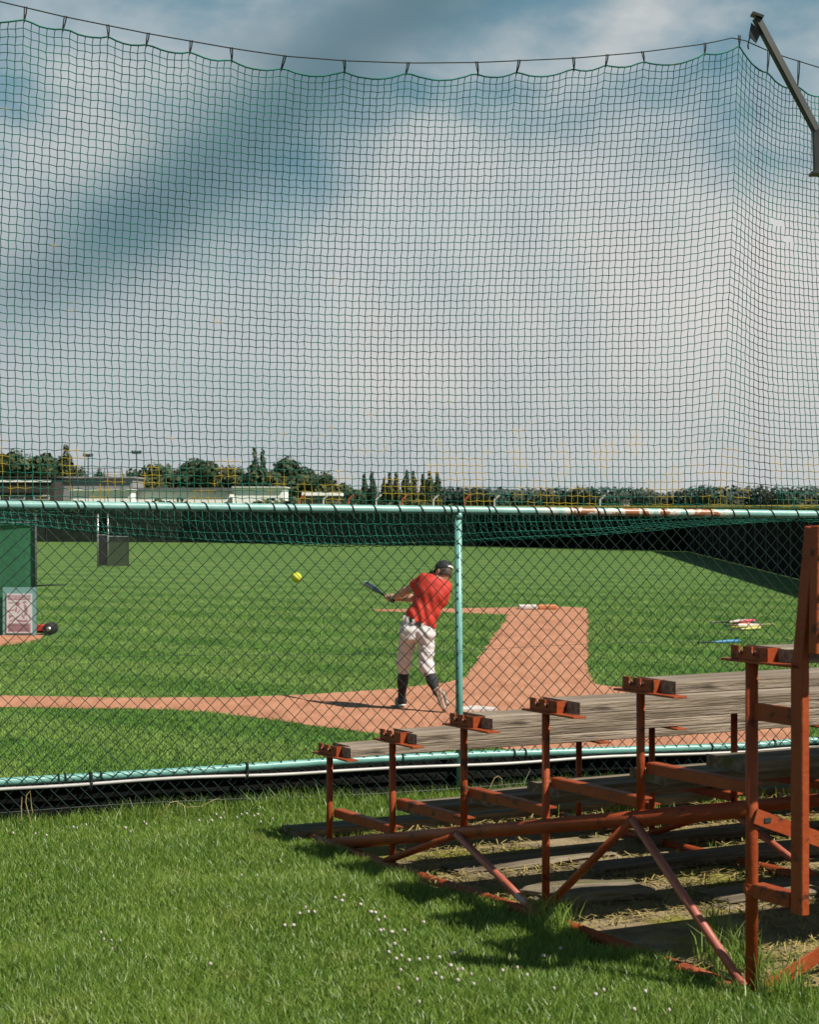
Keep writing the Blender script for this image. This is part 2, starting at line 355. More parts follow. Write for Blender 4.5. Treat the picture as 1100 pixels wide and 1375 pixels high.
def vnoise(x, y, s=1.0, seed=0):
    # cheap smooth 2-D value noise
    x = np.asarray(x)*s+seed*17.3; y = np.asarray(y)*s+seed*9.1
    xi = np.floor(x); yi = np.floor(y); fx = x-xi; fy = y-yi; fx = fx*fx*(3-2*fx); fy = fy*fy*(3-2*fy)
    h = lambda a, b: np.modf(np.abs(np.sin(a*127.1+b*311.7)*43758.5453))[0]
    return (h(xi,yi)*(1-fx)+h(xi+1,yi)*fx)*(1-fy)+(h(xi,yi+1)*(1-fx)+h(xi+1,yi+1)*fx)*fy

# frames of reference: the fence line and the bleachers
FO = Vector((-2.115, 10.0, 0)); FA = math.atan2(0.3576, 0.9339); FU = Vector((math.cos(FA), math.sin(FA), 0)); FW = Vector((-math.sin(FA), math.cos(FA), 0))
def u_at(px):
    a = (px-550)/F; return (10.0*a+2.115)/(FU.x-a*FU.y)
def fd(u): return 10.0+FU.y*u
def fz(py, u): return EYE-(py-HZ)*fd(u)/F
BO = Vector((-0.39, 9.45, 0)); BA = math.atan2(0.4815, 0.8765); BT = Vector((math.cos(BA), math.sin(BA), 0)); BD = Vector((math.sin(BA), -math.cos(BA), 0))
def bl(s, t, z): return Vector((t, -s, z))                          # bleacher-local (t along boards, s towards the lens)
def to_st(x, y):
    dx = x-BO.x; dy = y-BO.y; return dx*BD.x+dy*BD.y, dx*BT.x+dy*BT.y

# ------------------------------------------------------------------ the setting
me = MB().add([(-3000,-300,FZ),(3000,-300,FZ),(3000,5000,FZ),(-3000,5000,FZ)], [(0,1,2,3)]).mesh('playing_field', M['field'])
tag(link('playing_field', me), kind='structure')
def sheet_from_outline(name, pts, z, m, jit=0.045, step=0.07, kind='structure'):
    out = []
    n = len(pts)
    for i in range(n):
        a = Vector(pts[i]); b = Vector(pts[(i+1) % n]); L_ = (b-a).length; k = max(1, min(260, int(L_/step)))
        nrm = Vector((-(b-a).y, (b-a).x)).normalized() if L_ > 1e-6 else Vector((0,0))
        for q in range(k):
            p = a.lerp(b, q/k); j = jit*(2*float(vnoise(p.x, p.y, 1.6, 3))-1) + jit*0.6*random.uniform(-1,1)
            out.append((p.x+nrm.x*j, p.y+nrm.y*j, z))
    me = bpy.data.meshes.new(name); tri = tessellate_polygon([[Vector(p) for p in out]])
    me.from_pydata(out, [], [tuple(t) for t in tri]); me.update(); me.materials.append(m)
    return tag(link(name, me), kind=kind)
cl_px = [(-250,934),(0,934),(150,937),(300,937),(420,932),(533,925),(600,917),(622,912),(640,888),(660,858),(684,825.5),(600,822.5),(540,822),(505,821),
         (505,818.5),(600,817.3),(690,815.5),(740,814),(786,816.5),(790,820),(791,850),(789,883),(793,905),(800,919),(830,923),(887,925),(960,935),(1060,950),(1090,1000),
         (1000,1040),(800,1030),(650,1003),(560,992),(520,987),(470,981),(420,975),(370,967),(330,962),(290,957),(230,953),(100,951),(0,950),(-250,949)]
sheet_from_outline('infield_clay', [G(*p).xy for p in cl_px], FZ+0.004, M['clay'])
sheet_from_outline('dugout_clay', [G(*p).xy for p in [(-160,848),(0,850),(40,849),(62,852),(55,857),(30,864),(0,868),(-160,880)]], FZ+0.004, M['clay'])
# the raised spectators' lawn, a slab that ends at the fence
b = MB(); c8 = []
for (u, w) in ((-14,-22),(18,-22),(18,0.16),(-14,0.16)):
    p = FO+FU*u+FW*w; c8 += [(p.x,p.y,0.0)]
c8 += [(x,y,FZ+0.003) for x,y,z in c8]
b.add(c8, [(0,1,2,3),(0,4,5,1),(1,5,6,2),(2,6,7,3),(3,7,4,0)])
tag(b.build('near_lawn', M['lawn_soil']), kind='structure')
dp = [BO+BT*t+BD*s for s, t in ((-0.18,-0.12),(-0.22,2.0),(-0.25,6.0),(3.75,6.0),(3.60,2.0),(3.42,0.9),(3.30,0.1),(2.6,-0.03),(1.9,-0.10),(1.0,-0.13),(0.3,-0.12))]
sheet_from_outline('bare_dirt', [p.xy for p in dp], 0.004, M['dirt'], jit=0.06, step=0.08)

# ------------------------------------------------------------------ chain-link fence
def rail_z(u): 
    z0, z1 = fz(678, 0.0), fz(690.5, u_at(1100)); t = u/u_at(1100); return z0+(z1-z0)*t
bot_px = [(-160,1061),(0,1050),(120,1043.5),(250,1035.5),(350,1029),(450,1022),(620,1014),(800,1008),(1000,1002),(1100,994),(1250,986)]
BOT = [(u_at(px), fz(py, u_at(px))) for px, py in bot_px]
def bot_z(u): return float(np.interp(u, [a for a,_ in BOT], [c for _,c in BOT]))
fence = thing('chain_link_fence', 'green pipe and chain-link fence between the lawn and the ball field', 'fence', FO, FA)
U0, U1 = -1.0, 6.6
MB().tube([(u,0,rail_z(u)) for u in np.linspace(U0,U1,24)], 0.0235, 14).build('top_rail', M['rail_top'], fence, True)
MB().tube([(u,0.004*math.sin(u*3),bot_z(u)) for u in np.linspace(U0,U1,50)], 0.0215, 12).build('bottom_rail', M['rail'], fence, True)
MB().tube([(u,-0.028,bot_z(u)-0.042+0.012*math.sin(u*1.7+0.8)-0.004*math.sin(u*5)) for u in np.linspace(U0,U1,60)], 0.0095, 8).build('white_pipe', M['white_pipe'], fence, True)
for px in (618,):
    u = u_at(px); zt = rail_z(u)-0.02
    p = MB().tube([(u,0.0,-0.1),(u-0.012,0.0,zt)], 0.021, 14).build('post', M['rail'], fence, True)
    MB().tube([(u-0.012,0.0,zt-0.03),(u-0.012,0.0,zt+0.006)], 0.0245, 14).build('collar', M['rail'], p, True)
for u in (-0.75, 5.9):
    MB().tube([(u,0.0,-0.1),(u,0.0,rail_z(u)-0.02)], 0.021, 14).build('post', M['rail'], fence, True)
for px in (78, 87, 120, 135, 330, 540, 690, 705, 860, 955, 1040):   # ties and joints round the lower rail
    u = u_at(px); z = bot_z(u)
    MB().tube([(u,0.026*math.cos(a),z+0.026*math.sin(a)) for a in np.linspace(0,2*math.pi,13)], 0.004, 5).build('tie_wire', M['cord'], fence)
for px in (121, 330):
    u = u_at(px); z = bot_z(u)
    MB().tube([(u+0.003*math.sin(a),-0.014+0.030*math.cos(a),z-0.022+0.048*math.sin(a)) for a in np.linspace(0,2*math.pi,15)], 0.0045, 5).build('tie_wire', M['cord'], fence)
# dark kick boards at the foot of the fence
bw = 2.2
for i in range(4):
    for j, (za, zb) in enumerate(((0.015,0.10),(0.105,0.185))):
        uu = U0+i*1.95+0.3*j
        MB().box((uu+0.97,0.05+0.006*j,(za+zb)/2),(0.965,0.014,(zb-za)/2)).build('kick_board', M['board_dark'], fence, bevel=0.003)
vs = []; us = np.linspace(U0,U1,40)
for u in us: vs += [(u,0.082,-0.3),(u,0.082,bot_z(u)-0.028),(u,0.094,bot_z(u)-0.028),(u,0.094,-0.3)]
MB().add(vs, [(i*4+q,i*4+4+q,i*4+4+(q+1)%4,i*4+(q+1)%4) for i in range(39) for q in range(3)]).build('black_skirt', M['board_dark'], fence)
# diamonds of wire
def chain_link():
    Lx, Lz = 0.0797, 0.0395; r = 0.0027
    n = int((U1-U0)/(Lx/2)); V = []; Fc = []
    for i in range(n):
        u0 = U0+i*Lx/2; zt = rail_z(u0)-0.012; zs = np.arange(0.0, zt+Lz, Lz); k = len(zs); par = (np.arange(k)+i) % 2
        us = u0+np.where(par==0, 0, Lx/2)
        zz = np.minimum(zs, zt)
        wob = 0.010*(vnoise(us, zz, 1.6, 5)-0.5); wz = 0.022*(vnoise(us, zz, 1.1, 8)-0.5)*np.clip(zz*4,0,1)*np.clip((zt-zz)*6,0,1)
        wy = 0.03*(vnoise(us, zz, 0.9, 2)-0.5) + np.where(par==0, -0.0022, 0.0022)-0.022
        o = len(V)*1
        base = np.stack([us+wob, wy, zz+wz], 1)
        for q in range(4):
            a = math.pi/4+q*math.pi/2
        ring = [(r*1.2*math.cos(a), r*math.sin(a), 0) for a in (0, 2.1, 4.2)]
        st = len(V)
        for p in base:
            for (dx, dy, dz) in ring: V.append((p[0]+dx, p[1]+dy, p[2]))
        for a in range(k-1):
            for q in range(3):
                q2 = (q+1) % 3; Fc.append((st+a*3+q, st+a*3+q2, st+(a+1)*3+q2, st+(a+1)*3+q))
    me = bpy.data.meshes.new('wire_mesh'); me.from_pydata(V, [], Fc); me.update(); me.materials.append(M['wire'])
    link('wire_mesh', me, fence)
chain_link()
for zz, dip in ((0.075, 0.01), (0.85, 0.012)):
    MB().tube([(u,-0.026,zz+dip*math.sin(u*2.2)) for u in np.linspace(U0,U1,40)], 0.0025 if zz < 0.5 else 0.0011, 5).build('tension_wire', M['wire'], fence)
# cord lashing round the top rail
px = -40
while px < 1130:
    u = u_at(px); z = rail_z(u); sl = random.uniform(0.02,0.05)
    MB().tube([(u+sl*(a/math.pi-0.5),-0.0265*math.sin(a),z+0.0265*math.cos(a)) for a in np.linspace(-0.5,math.pi+0.6,11)], 0.0032, 5).build('lashing', M['cord'], fence)
    px += random.choice((24,27,30,20,33,9)) if px > 0 else 25

# ------------------------------------------------------------------ safety net
net = thing('safety_net', 'tall green and yellow knotted netting hung from a cable above the fence', 'netting', FO, FA)
UC = u_at(1003)                                                       # the corner under the mast arm
top_px = [(-200,-52),(0,12),(90,33),(205,56),(320,76),(390,86),(470,92),(555,95),(650,94),(780,88),(870,80),(960,68),(1003,58)]
TU = [u_at(p) for p,_ in top_px]; TZ = [fz(y, u_at(p)) for p,y in top_px]
hang_px = [38,92,149,204,262,316,389,469,556,648,706,779,825,872,957]
HU = [u_at(p) for p in hang_px]
UEND = UC+1.7; CS = 0.0405
ncol = int((UEND-U0)/CS)
def side(u):
    # position across the top: straight to the corner, then turning away behind the fence
    if u <= UC: return Vector((u, 0.10, 0))
    e = u-UC; return Vector((UC+e*0.92, 0.10+e*0.39, 0))
HU2 = HU+[UC]+[UC+0.30,UC+0.62,UC+0.95,UC+1.3,UC+1.65]
def scallop(u):
    hs = sorted(HU2+[U0-0.1]); 
    for a, c in zip(hs, hs[1:]):
        if a <= u <= c:
            t = (u-a)/(c-a); return -(c-a)*0.13*4*t*(1-t)*0.8
    return 0.0
def top_z(u):
    if u <= UC: return float(np.interp(u, TU, TZ))
    e = u-UC; return TZ[-1]-0.13*math.sin(min(e,0.5)*3.14)-0.02*e
def bag(u):
    px = float(np.interp(u, [u_at(p) for p in range(-200,1300,50)], list(range(-200,1300,50))))
    y = float(np.interp(px, [-100,0,130,300,450,620,800,950,1060,1300], [698,702,716,729,735,731,720,707,700,700]))
    return rail_z(u)-fz(y, u)
NB = 4; NROW = 60
def build_net():
    rows = NB*2+NROW; Pn = np.zeros((ncol+1, rows+1, 3))
    for i in range(ncol+1):
        u = U0+i*CS; zr = rail_z(u); h = max(0.02, bag(u)); top = side(u); zt = top_z(u); sc_ = scallop(u)
        corner = math.exp(-((u-UC)/0.25)**2)
        for j in range(rows+1):
            if j <= NB:                                                # front of the bag, hanging from the rail
                t = j/NB; p = (u, 0.03+0.10*t, zr-h*t**0.85)
            elif j <= 2*NB:                                           # bottom of the bag swings back and up
                t = (j-NB)/NB; p = (u, 0.13+0.16*t*(1.6-0.6*t), zr-h+h*1.05*t*t)
            else:
                t = (j-2*NB)/NROW
                z = zr+0.05*h+(zt-zr)*t + sc_*math.exp(-(1-t)*11)
                w = 0.29+(top.y-0.29)*t**1.3 + 0.10*math.sin(t*math.pi)*(1-corner)
                x = u+(top.x-u)*t**1.0
                z += 0.05*corner*math.sin(math.pi*min(1,t*1.3))*(1-t)
                p = (x, w, z)
            Pn[i,j] = p
    ii, jj = np.meshgrid(np.arange(ncol+1), np.arange(rows+1), indexing='ij')
    Pn[:,:,0] += 0.0018*((-1.0)**jj) + 0.010*(vnoise(ii*0.08, jj*0.08, 1, 1)-0.5) + rng.normal(0,0.0007,ii.shape)
    Pn[:,:,2] += 0.0024*((-1.0)**ii)*np.clip((rows-jj)/2,0,1) + 0.014*(vnoise(ii*0.06, jj*0.07, 1, 4)-0.5) + rng.normal(0,0.0008,ii.shape)
    Pn[:,:,1] += 0.06*(vnoise(ii*0.05, jj*0.05, 1, 6)-0.5)*np.clip(jj/10.0,0,1)
    return Pn
NP = build_net()
def threads(Pg, r, axis):
    # Pg: [thread, node, 3] -> triangular cords
    n, k, _ = Pg.shape
    offs = []
    for q in range(3):
        a = 2*math.pi*q/3+0.4
        offs.append((r*math.cos(a), r*math.sin(a), 0) if axis == 'v' else (0, r*math.cos(a), r*math.sin(a)))
    V = (Pg[:,:,None,:]+np.array(offs)[None,None]).reshape(-1,3)
    base = (np.arange(n)[:,None]*k+np.arange(k-1)[None])*3; fs = []
    for q in range(3):
        q2 = (q+1)%3; fs.append(np.stack([base+q, base+q2, base+3+q2, base+3+q], -1).reshape(-1,4))
    return V, np.concatenate(fs)
Va, Fa = threads(NP, 0.0027, 'v'); Vb, Fb = threads(NP.transpose(1,0,2), 0.0027, 'h')
V = np.concatenate([Va,Vb]); Fq = np.concatenate([Fa, Fb+len(Va)])
# two tears in the net at right, where cords have parted
def torn(Q, Vv):
    c = Vv[Q].mean(1); wx = FO.x+FU.x*c[:,0]+FW.x*c[:,1]; wy = FO.y+FU.y*c[:,0]+FW.y*c[:,1]; px = 550+F*wx/wy; py = HZ-F*(c[:,2]-EYE)/wy; k = np.ones(len(Q), bool)
    for (cx, cy, rx, ry, sl) in ((1044,301,10,6.5,0.5),(1060,325,8,5,0.5),(1036,327,4,4,0.4)): k &= ((px-cx)/rx)**2+((py-cy-sl*(px-cx))/ry)**2 > 1
    return Q[k]
Fq = torn(Fq, V)
# knots
K = NP[:-4].reshape(-1,3); o8 = np.array([(1,0,0),(-1,0,0),(0,1,0),(0,-1,0),(0,0,1),(0,0,-1)])*0.0046
Vk = (K[:,None,:]+o8[None]).reshape(-1,3); tri = np.array([(0,2,4),(2,1,4),(1,3,4),(3,0,4),(2,0,5),(1,2,5),(3,1,5),(0,3,5)])
Fk = (np.arange(len(K))[:,None,None]*6+tri[None]).reshape(-1,3)+len(V)
me = fast_mesh('knotted_mesh', np.concatenate([V,Vk]), np.concatenate([Fq.ravel(), Fk.ravel()]), np.concatenate([np.full(len(Fq),4), np.full(len(Fk),3)]), M['net'])
link('knotted_mesh', me, net)
MB().tube(NP[:,-1,:], 0.0050, 6).build('border_rope', M['net'], net)
def cab_z(u): return top_z(u)+(0.060 if u <= UC else 0.05+0.10*math.sin(min((u-UC),0.5)*3.14))
cab = [side(u)+Vector((0,-0.02,cab_z(u))) for u in np.linspace(U0,UEND+0.6,70)]
MB().tube(cab, 0.0036, 6).build('support_cable', M['cord'], net)
for u in HU2:
    if u > UEND-0.05: continue
    s_ = side(u); i = int(round((u-U0)/CS)); a = Vector(NP[min(i,ncol),-1]); b_ = s_+Vector((0,-0.02,cab_z(u)+0.006))
    MB().tube([a+Vector((0,0,-0.012)), a.lerp(b_,0.5)+Vector((0.006,0,0)), b_+Vector((0.004,0,0))], 0.0040, 5).tube([a, b_+Vector((-0.008,0,0))], 0.0034, 5).build('hanger', M['cord'], net)
# ------------------------------------------------------------------ mast with a cranked arm
dm = 11.75
def mp_(px, py, dd=0): return P(px, py, dm+dd)
base = P(1122, 681, dm); base.z = 0
mast = thing('net_mast', 'grey steel mast with a cranked arm holding up the net cable', 'mast', base)
def ml(v): return Vector(v)-base
MB().tube([(0,0,-0.5),(0,0,P(0,205,dm).z)], 0.055, 16).build('post', M['mast'], mast, True)
arm = MB(); a0 = ml(mp_(1016,24)); a1 = ml(mp_(1097,176)); a2 = ml(mp_(1099,232))
arm.bar(a0,a1,0.05,0.042, (0.2,-1,0.1)); arm.bar(a1+Vector((0,0,0.02)),a2,0.046,0.05,(0,-1,0))
am = arm.build('arm', M['mast'], mast, bevel=0.004)
MB().box(a0+Vector((0.006,0,0.012)),(0.036,0.04,0.008), Matrix.Rotation(0.35,3,'Y')).build('end_plate', M['mast'], mast)
MB().add([a0+Vector(p) for p in ((-0.03,-0.006,-0.03),(0.03,-0.006,-0.09),(0.0,-0.006,-0.155),(-0.045,-0.006,-0.11),(-0.03,0.006,-0.03),(0.03,0.006,-0.09),(0.0,0.006,-0.155),(-0.045,0.006,-0.11))],
         [(0,1,2,3),(7,6,5,4),(0,4,5,1),(1,5,6,2),(2,6,7,3),(3,7,4,0)]).build('gusset', M['mast'], mast)
MB().tube([a0+Vector((-0.035,0,-0.1)), a0+Vector((-0.05,0,-0.17)), a0+Vector((-0.045,0,-0.19))], 0.005, 6).build('shackle', M['cord'], mast)
MB().box(a2+Vector((0.04,0,-0.006)),(0.085,0.06,0.009)).build('flange', M['mast'], mast, bevel=0.002)

# ------------------------------------------------------------------ bleachers
ble = thing('bleachers', 'rust-red steel bleachers with weathered grey seat boards beside the fence', 'bleachers', BO, BA)
PITCH = 0.648; RZ = [0.436,0.571,0.704,0.827,0.962,1.12]; NR = 6
def beam_z(s): return 0.0+0.62*s/(5*PITCH)
def frame(t0, detail):
    for k in range(NR):
        s = k*PITCH; zt = RZ[k]; zb = beam_z(s) if k in (0,2,4) else -0.06
        if k == 0: zb = -0.06
        post = MB().tube([bl(s,t0,zb), bl(s,t0,zt)], 0.0160 if k < 5 else 0.0220, 12).build('post', M['red_steel'], ble, True)
        # seat bracket: flat shelf with a notched upright flange
        br = MB(); br.box(bl(s+0.055,t0,zt+0.004),(0.030,0.190,0.004)); 
        bo = br.build('seat_bracket', M['red_steel'], ble, bevel=0.001)
        fl = MB(); fl.box(bl(s+0.0,t0-0.012,zt+0.022),(0.0035,0.095,0.0135))
        for a, c in ((-0.095,-0.052),(-0.03,0.018),(0.04,0.095)): fl.box(bl(s+(a+c)/2,t0-0.012,zt+0.0455),(0.0035,(c-a)/2,0.010))
        fl.box(bl(s+0.0985,t0+0.012,zt+0.032),(0.026,0.0035,0.0235))
        link('flange', fl.mesh('flange', M['red_steel']), bo)
        if detail:
            for q in (-0.042, 0.028):
                MB().tube([bl(s+q,t0-0.026,zt+0.033), bl(s+q,t0-0.002,zt+0.033)], 0.009, 6).build('bolt', M['bolt'], bo)
        if k < NR-1:                                                   # level angle iron that carries the footboards
            za = zt-0.283; s1 = s+PITCH
            an = MB(); an.box(bl((s+s1)/2,t0+0.020,za+0.004),(0.004,PITCH/2-0.012,0.019)); an.box(bl((s+s1)/2,t0+0.042,za+0.022),(0.020,PITCH/2-0.012,0.003))
            an.build('foot_support', M['red_steel'], ble)
    MB().tube([bl(-0.03,t0-0.002,0.0), bl(5*PITCH,t0-0.002,beam_z(5*PITCH))], 0.030, 14).build('sloping_beam', M['red_steel'], ble, True)
    MB().tube([bl(-0.15,t0-0.03,0.012), bl(1.0,t0-0.035,0.008), bl(2.0,t0-0.03,0.015), bl(3.2,t0-0.05,0.004)], 0.027, 12).build('ground_tube', M['red_steel'], ble, True)
    zz = [(0.648,0.03),(1.296,beam_z(1.296)),(1.944,0.02),(2.592,beam_z(2.592)),(3.24,0.02)]
    for q in range(4):
        a, c = zz[q], zz[q+1]
        MB().tube([bl(a[0],t0-0.036,a[1]), bl(c[0],t0-0.036,c[1])], 0.0165, 10).build('brace', M['red_worn'] if q in (1,3) else M['red_steel'], ble, True)
TF = [0.0, 1.46, 2.92]
for i, t0 in enumerate(TF): frame(t0, i == 0)
TEND = 4.3
def board(name, s0, s1, t0, t1, z, th, m, parent, warp=0.0):
    n = 10; b = MB(); vs = []; c = (t1+t0)/2
    for i in range(n+1):
        x = t0+(t1-t0)*i/n; dz = warp*math.sin(i*0.9+s0*7)+random.uniform(-1,1)*0.0012; dy = random.uniform(-1,1)*0.0018
        for (yy, zz) in ((-s0+dy,z),(-s1+dy,z),(-s1+dy,z+th),(-s0+dy,z+th)): vs.append((x-c,yy+(s0+s1)/2,zz-z+dz))
    fs = []
    for i in range(n):
        for q in range(4): fs.append((i*4+q,(i+1)*4+q,(i+1)*4+(q+1)%4,i*4+(q+1)%4))
    fs += [(3,2,1,0),tuple(n*4+q for q in range(4))]
    b.add(vs, fs); o = b.build(name, m, parent, bevel=0.0035, loc=(c,-(s0+s1)/2,z)); return o
for k in range(NR):
    s = k*PITCH; zt = RZ[k]+0.009
    board('seat_board', s-0.105, s+0.075, 0.055+0.02*random.random(), TEND+0.1*random.random(), zt, 0.040, M['plank'], ble, 0.002)
    board('seat_board', s+0.098, s+0.190, 0.015+0.02*random.random(), TEND+0.1*random.random(), zt, 0.042, M['plank'], ble, 0.002)
    if k < NR-1:
        zf = RZ[k]-0.283+0.026
        board('foot_board', s+0.19, s+0.43, 0.10+0.22*random.random(), TEND, zf, 0.038, M['oldwood'], ble, 0.003)
board('foot_board', -0.34, -0.16, -0.10, TEND, 0.008, 0.05, M['oldwood'], ble, 0.003)
# tall guard posts behind the top row, with their brackets, back boards and cross braces
sT = 5*PITCH
for i, t0 in enumerate(TF):
    gp = MB(); a = bl(sT+0.25,t0,0.306); m_ = bl(sT+0.25,t0,1.15); t_ = bl(sT+0.315,t0,1.585)
    gp.bar(a, m_, 0.032, 0.060, (1,0,0)); gp.bar(m_+Vector((0.001,0,-0.03)), t_, 0.0315, 0.052, (1,0,0))
    gp.build('guard_post', M['red_steel'], ble, bevel=0.003)
    MB().bar(bl(sT+0.02,t0,0.955), bl(sT+0.21,t0,0.955),0.012,0.06,(1,0,0)).build('guard_bracket', M['red_steel'], ble)
    b_ = MB().bar(bl(sT+0.02,t0+0.01,0.345), bl(sT+0.21,t0+0.01,0.345),0.05,0.05,(1,0,0)).build('guard_bracket', M['red_steel'], ble, bevel=0.003)
    MB().tube([bl(sT+0.0,t0-0.03,0.348), bl(sT+0.0,t0+0.034,0.348)], 0.011, 8).tube([bl(sT,t0,0.33),bl(sT,t0,0.366)],0.028,12).build('clamp', M['red_steel'], ble)
    ch = MB(); ch.bar(bl(sT+0.375,t0+0.010,1.175), bl(sT+0.385,t0+0.010,1.59),0.13,0.04,(1,0,0)); co = ch.build('back_channel', M['red_steel'], ble, bevel=0.003)
    for zc in (1.25,1.375,1.505):
        sc0 = sT+0.38
        MB().tube([bl(sc0+0.012,t0-0.036,zc), bl(sc0+0.038,t0-0.036,zc)],0.011,6).build('bolt', M['bolt'], co)
    if i+1 < len(TF):
        t1 = TF[i+1]
        MB().bar(bl(sT+0.03,t0-0.01,0.60), bl(sT+0.03,t1,0.066),0.008,0.052,(0,1,0)).build('cross_brace', M['red_steel'], ble, bevel=0.001)
        MB().bar(bl(sT+0.042,t0+0.02,0.012), bl(sT+0.042,t1,0.545),0.008,0.052,(0,1,0)).build('cross_brace', M['red_steel'], ble, bevel=0.001)
        MB().box(bl(sT+0.0355,t0+0.04,0.583),(0.014,0.0022,0.008)).build('slot', M['cord'], ble)
board('back_board', sT+0.40, sT+0.44, 0.20, TEND, 1.20, 0.16, M['plank'], ble); board('back_board', sT+0.405, sT+0.445, 0.20, TEND, 1.40, 0.16, M['plank'], ble)

# ------------------------------------------------------------------ loose boards and slabs on the dirt
ls = [(0.92,0.22,0.15,1.0,0.035),(1.28,0.20,0.7,2.1,0.05),(1.70,0.26,0.12,0.62,0.055),(2.06,0.24,0.75,1.5,0.045),(0.75,0.2,1.35,2.4,0.04),(2.75,0.16,1.0,2.0,0.04)]
for ib, (s, w, t0, t1, th) in enumerate(sorted(ls)):
    bm = bmesh.new(); bmesh.ops.create_cube(bm, size=1)
    bmesh.ops.subdivide_edges(bm, edges=bm.edges[:], cuts=4, use_grid_fill=True)
    for v in bm.verts:
        p = v.co.copy(); n_ = random.uniform(-1,1)
        v.co = Vector((p.x*(t1-t0), p.y*w*(1+0.12*math.sin(p.x*5+s*9)), p.z*th*(1+0.15*n_)+0.006*math.sin(p.x*7+s)))
        if abs(p.x) > 0.49: v.co.x += random.uniform(-0.03,0.03)
        if abs(p.y) > 0.49: v.co.y += random.uniform(-0.012,0.012)
    bmesh.ops.bevel(bm, geom=[e for e in bm.edges if e.calc_face_angle(0) > 0.9], offset=0.008, segments=1, affect='EDGES')
    me = bpy.data.meshes.new('loose_board'); bm.to_mesh(me); bm.free(); me.materials.append(M['oldwood'])
    p = BO+BT*((t0+t1)/2)+BD*s
    o = link('loose_board', me, None, (p.x,p.y,0.004+th*0.45), (random.uniform(-0.03,0.03),random.uniform(-0.02,0.02),BA+random.uniform(-0.07,0.07)))
    nth = ['first','second','third','fourth','fifth','sixth','seventh','eighth'][ib]; tag(o, f'rotting board on the dirt under the bleachers, {nth} one counted from the fence', 'board', 'loose boards under the bleachers')

# ------------------------------------------------------------------ grass, straw, flowers
def blades(name, X, Y, Hh, Wd, m, lean=0.5, z0=0.0, seg=True):
    n = len(X); ang = rng.uniform(0, 2*math.pi, n); tx, ty = np.cos(ang), np.sin(ang); la = rng.uniform(0, 2*math.pi, n)
    ln = Hh*rng.uniform(0.1, 1.0, n)*lean; lx, ly = np.cos(la)*ln, np.sin(la)*ln
    w = Wd/2; z = np.full(n, z0) if np.isscalar(z0) else z0
    V = np.zeros((n,5,3)); V[:,0] = np.stack([X-tx*w, Y-ty*w, z], 1); V[:,1] = np.stack([X+tx*w, Y+ty*w, z], 1)
    hm = Hh*0.55
    V[:,2] = np.stack([X+tx*w*0.8+lx*0.3, Y+ty*w*0.8+ly*0.3, z+hm], 1); V[:,3] = np.stack([X-tx*w*0.8+lx*0.3, Y-ty*w*0.8+ly*0.3, z+hm], 1)
    V[:,4] = np.stack([X+lx, Y+ly, z+Hh*rng.uniform(0.8,1.0,n)], 1)
    base = np.arange(n)*5
    fl = np.stack([base,base+1,base+2,base+3,base+3,base+2,base+4],1).ravel(); lt = np.tile([4,3], n)
    return fast_mesh(name, V.reshape(-1,3), fl, lt, m)
def lawn_points(n):
    X = rng.uniform(-2.9, 2.7, n); Y = rng.uniform(5.6, 11.9, n)
    w = (X-FO.x)*FW.x+(Y-FO.y)*FW.y
    s, t = to_st(X, Y); jig = 0.16*(vnoise(X,Y,5,2)-0.5)
    ok = (w < 0.06) & (np.abs(X) < 0.235*Y+0.15) & ~((s > -0.16+jig) & (s < 3.36+jig) & (t > -0.11+jig))
    ok |= (w < 0.06) & (np.abs(X) < 0.235*Y+0.15) & (s > -0.2) & (s < 3.4) & (t > -0.15) & (rng.random(n) < 0.012)
    keep = rng.random(n) < np.clip((Y/6.5)**-1.1, 0, 1)
    return X[ok&keep], Y[ok&keep], w[ok&keep], s[ok&keep], t[ok&keep]
X, Y, w_, s_, t_ = lawn_points(640000)
H = 0.020+0.034*vnoise(X,Y,2.3,1)+rng.uniform(0,0.02,len(X))
H *= 0.62+0.85*vnoise(X,Y,1.2,11)
H *= np.where(w_ > -0.22, 1+1.5*rng.random(len(X))**2, 1.0)
edge = np.exp(-((t_+0.14)/0.10)**2)*((s_ > -0.2)&(s_ < 3.5)); H *= 1+edge*0.35*rng.random(len(X))
tuft = np.zeros(len(X))
for (px, py, rad, k) in ((745,1255,0.07,1.2),(985,1300,0.10,2.2),(440,1145,0.14,0.6),(1045,1340,0.10,1.0)):
    g_ = G(px,py,0); tuft += k*np.exp(-((X-g_.x)**2+(Y-g_.y)**2)/(rad*rad))
H *= 1+tuft*rng.uniform(0.2,1,len(X))
me = blades('lawn_grass', X, Y, H, 0.0028+0.0022*rng.random(len(X)), M['blade'], 0.75)
tag(link('lawn_grass', me), 'thick green unmown grass of the foreground lawn', 'grass', kind='stuff')
print('blades', len(X))
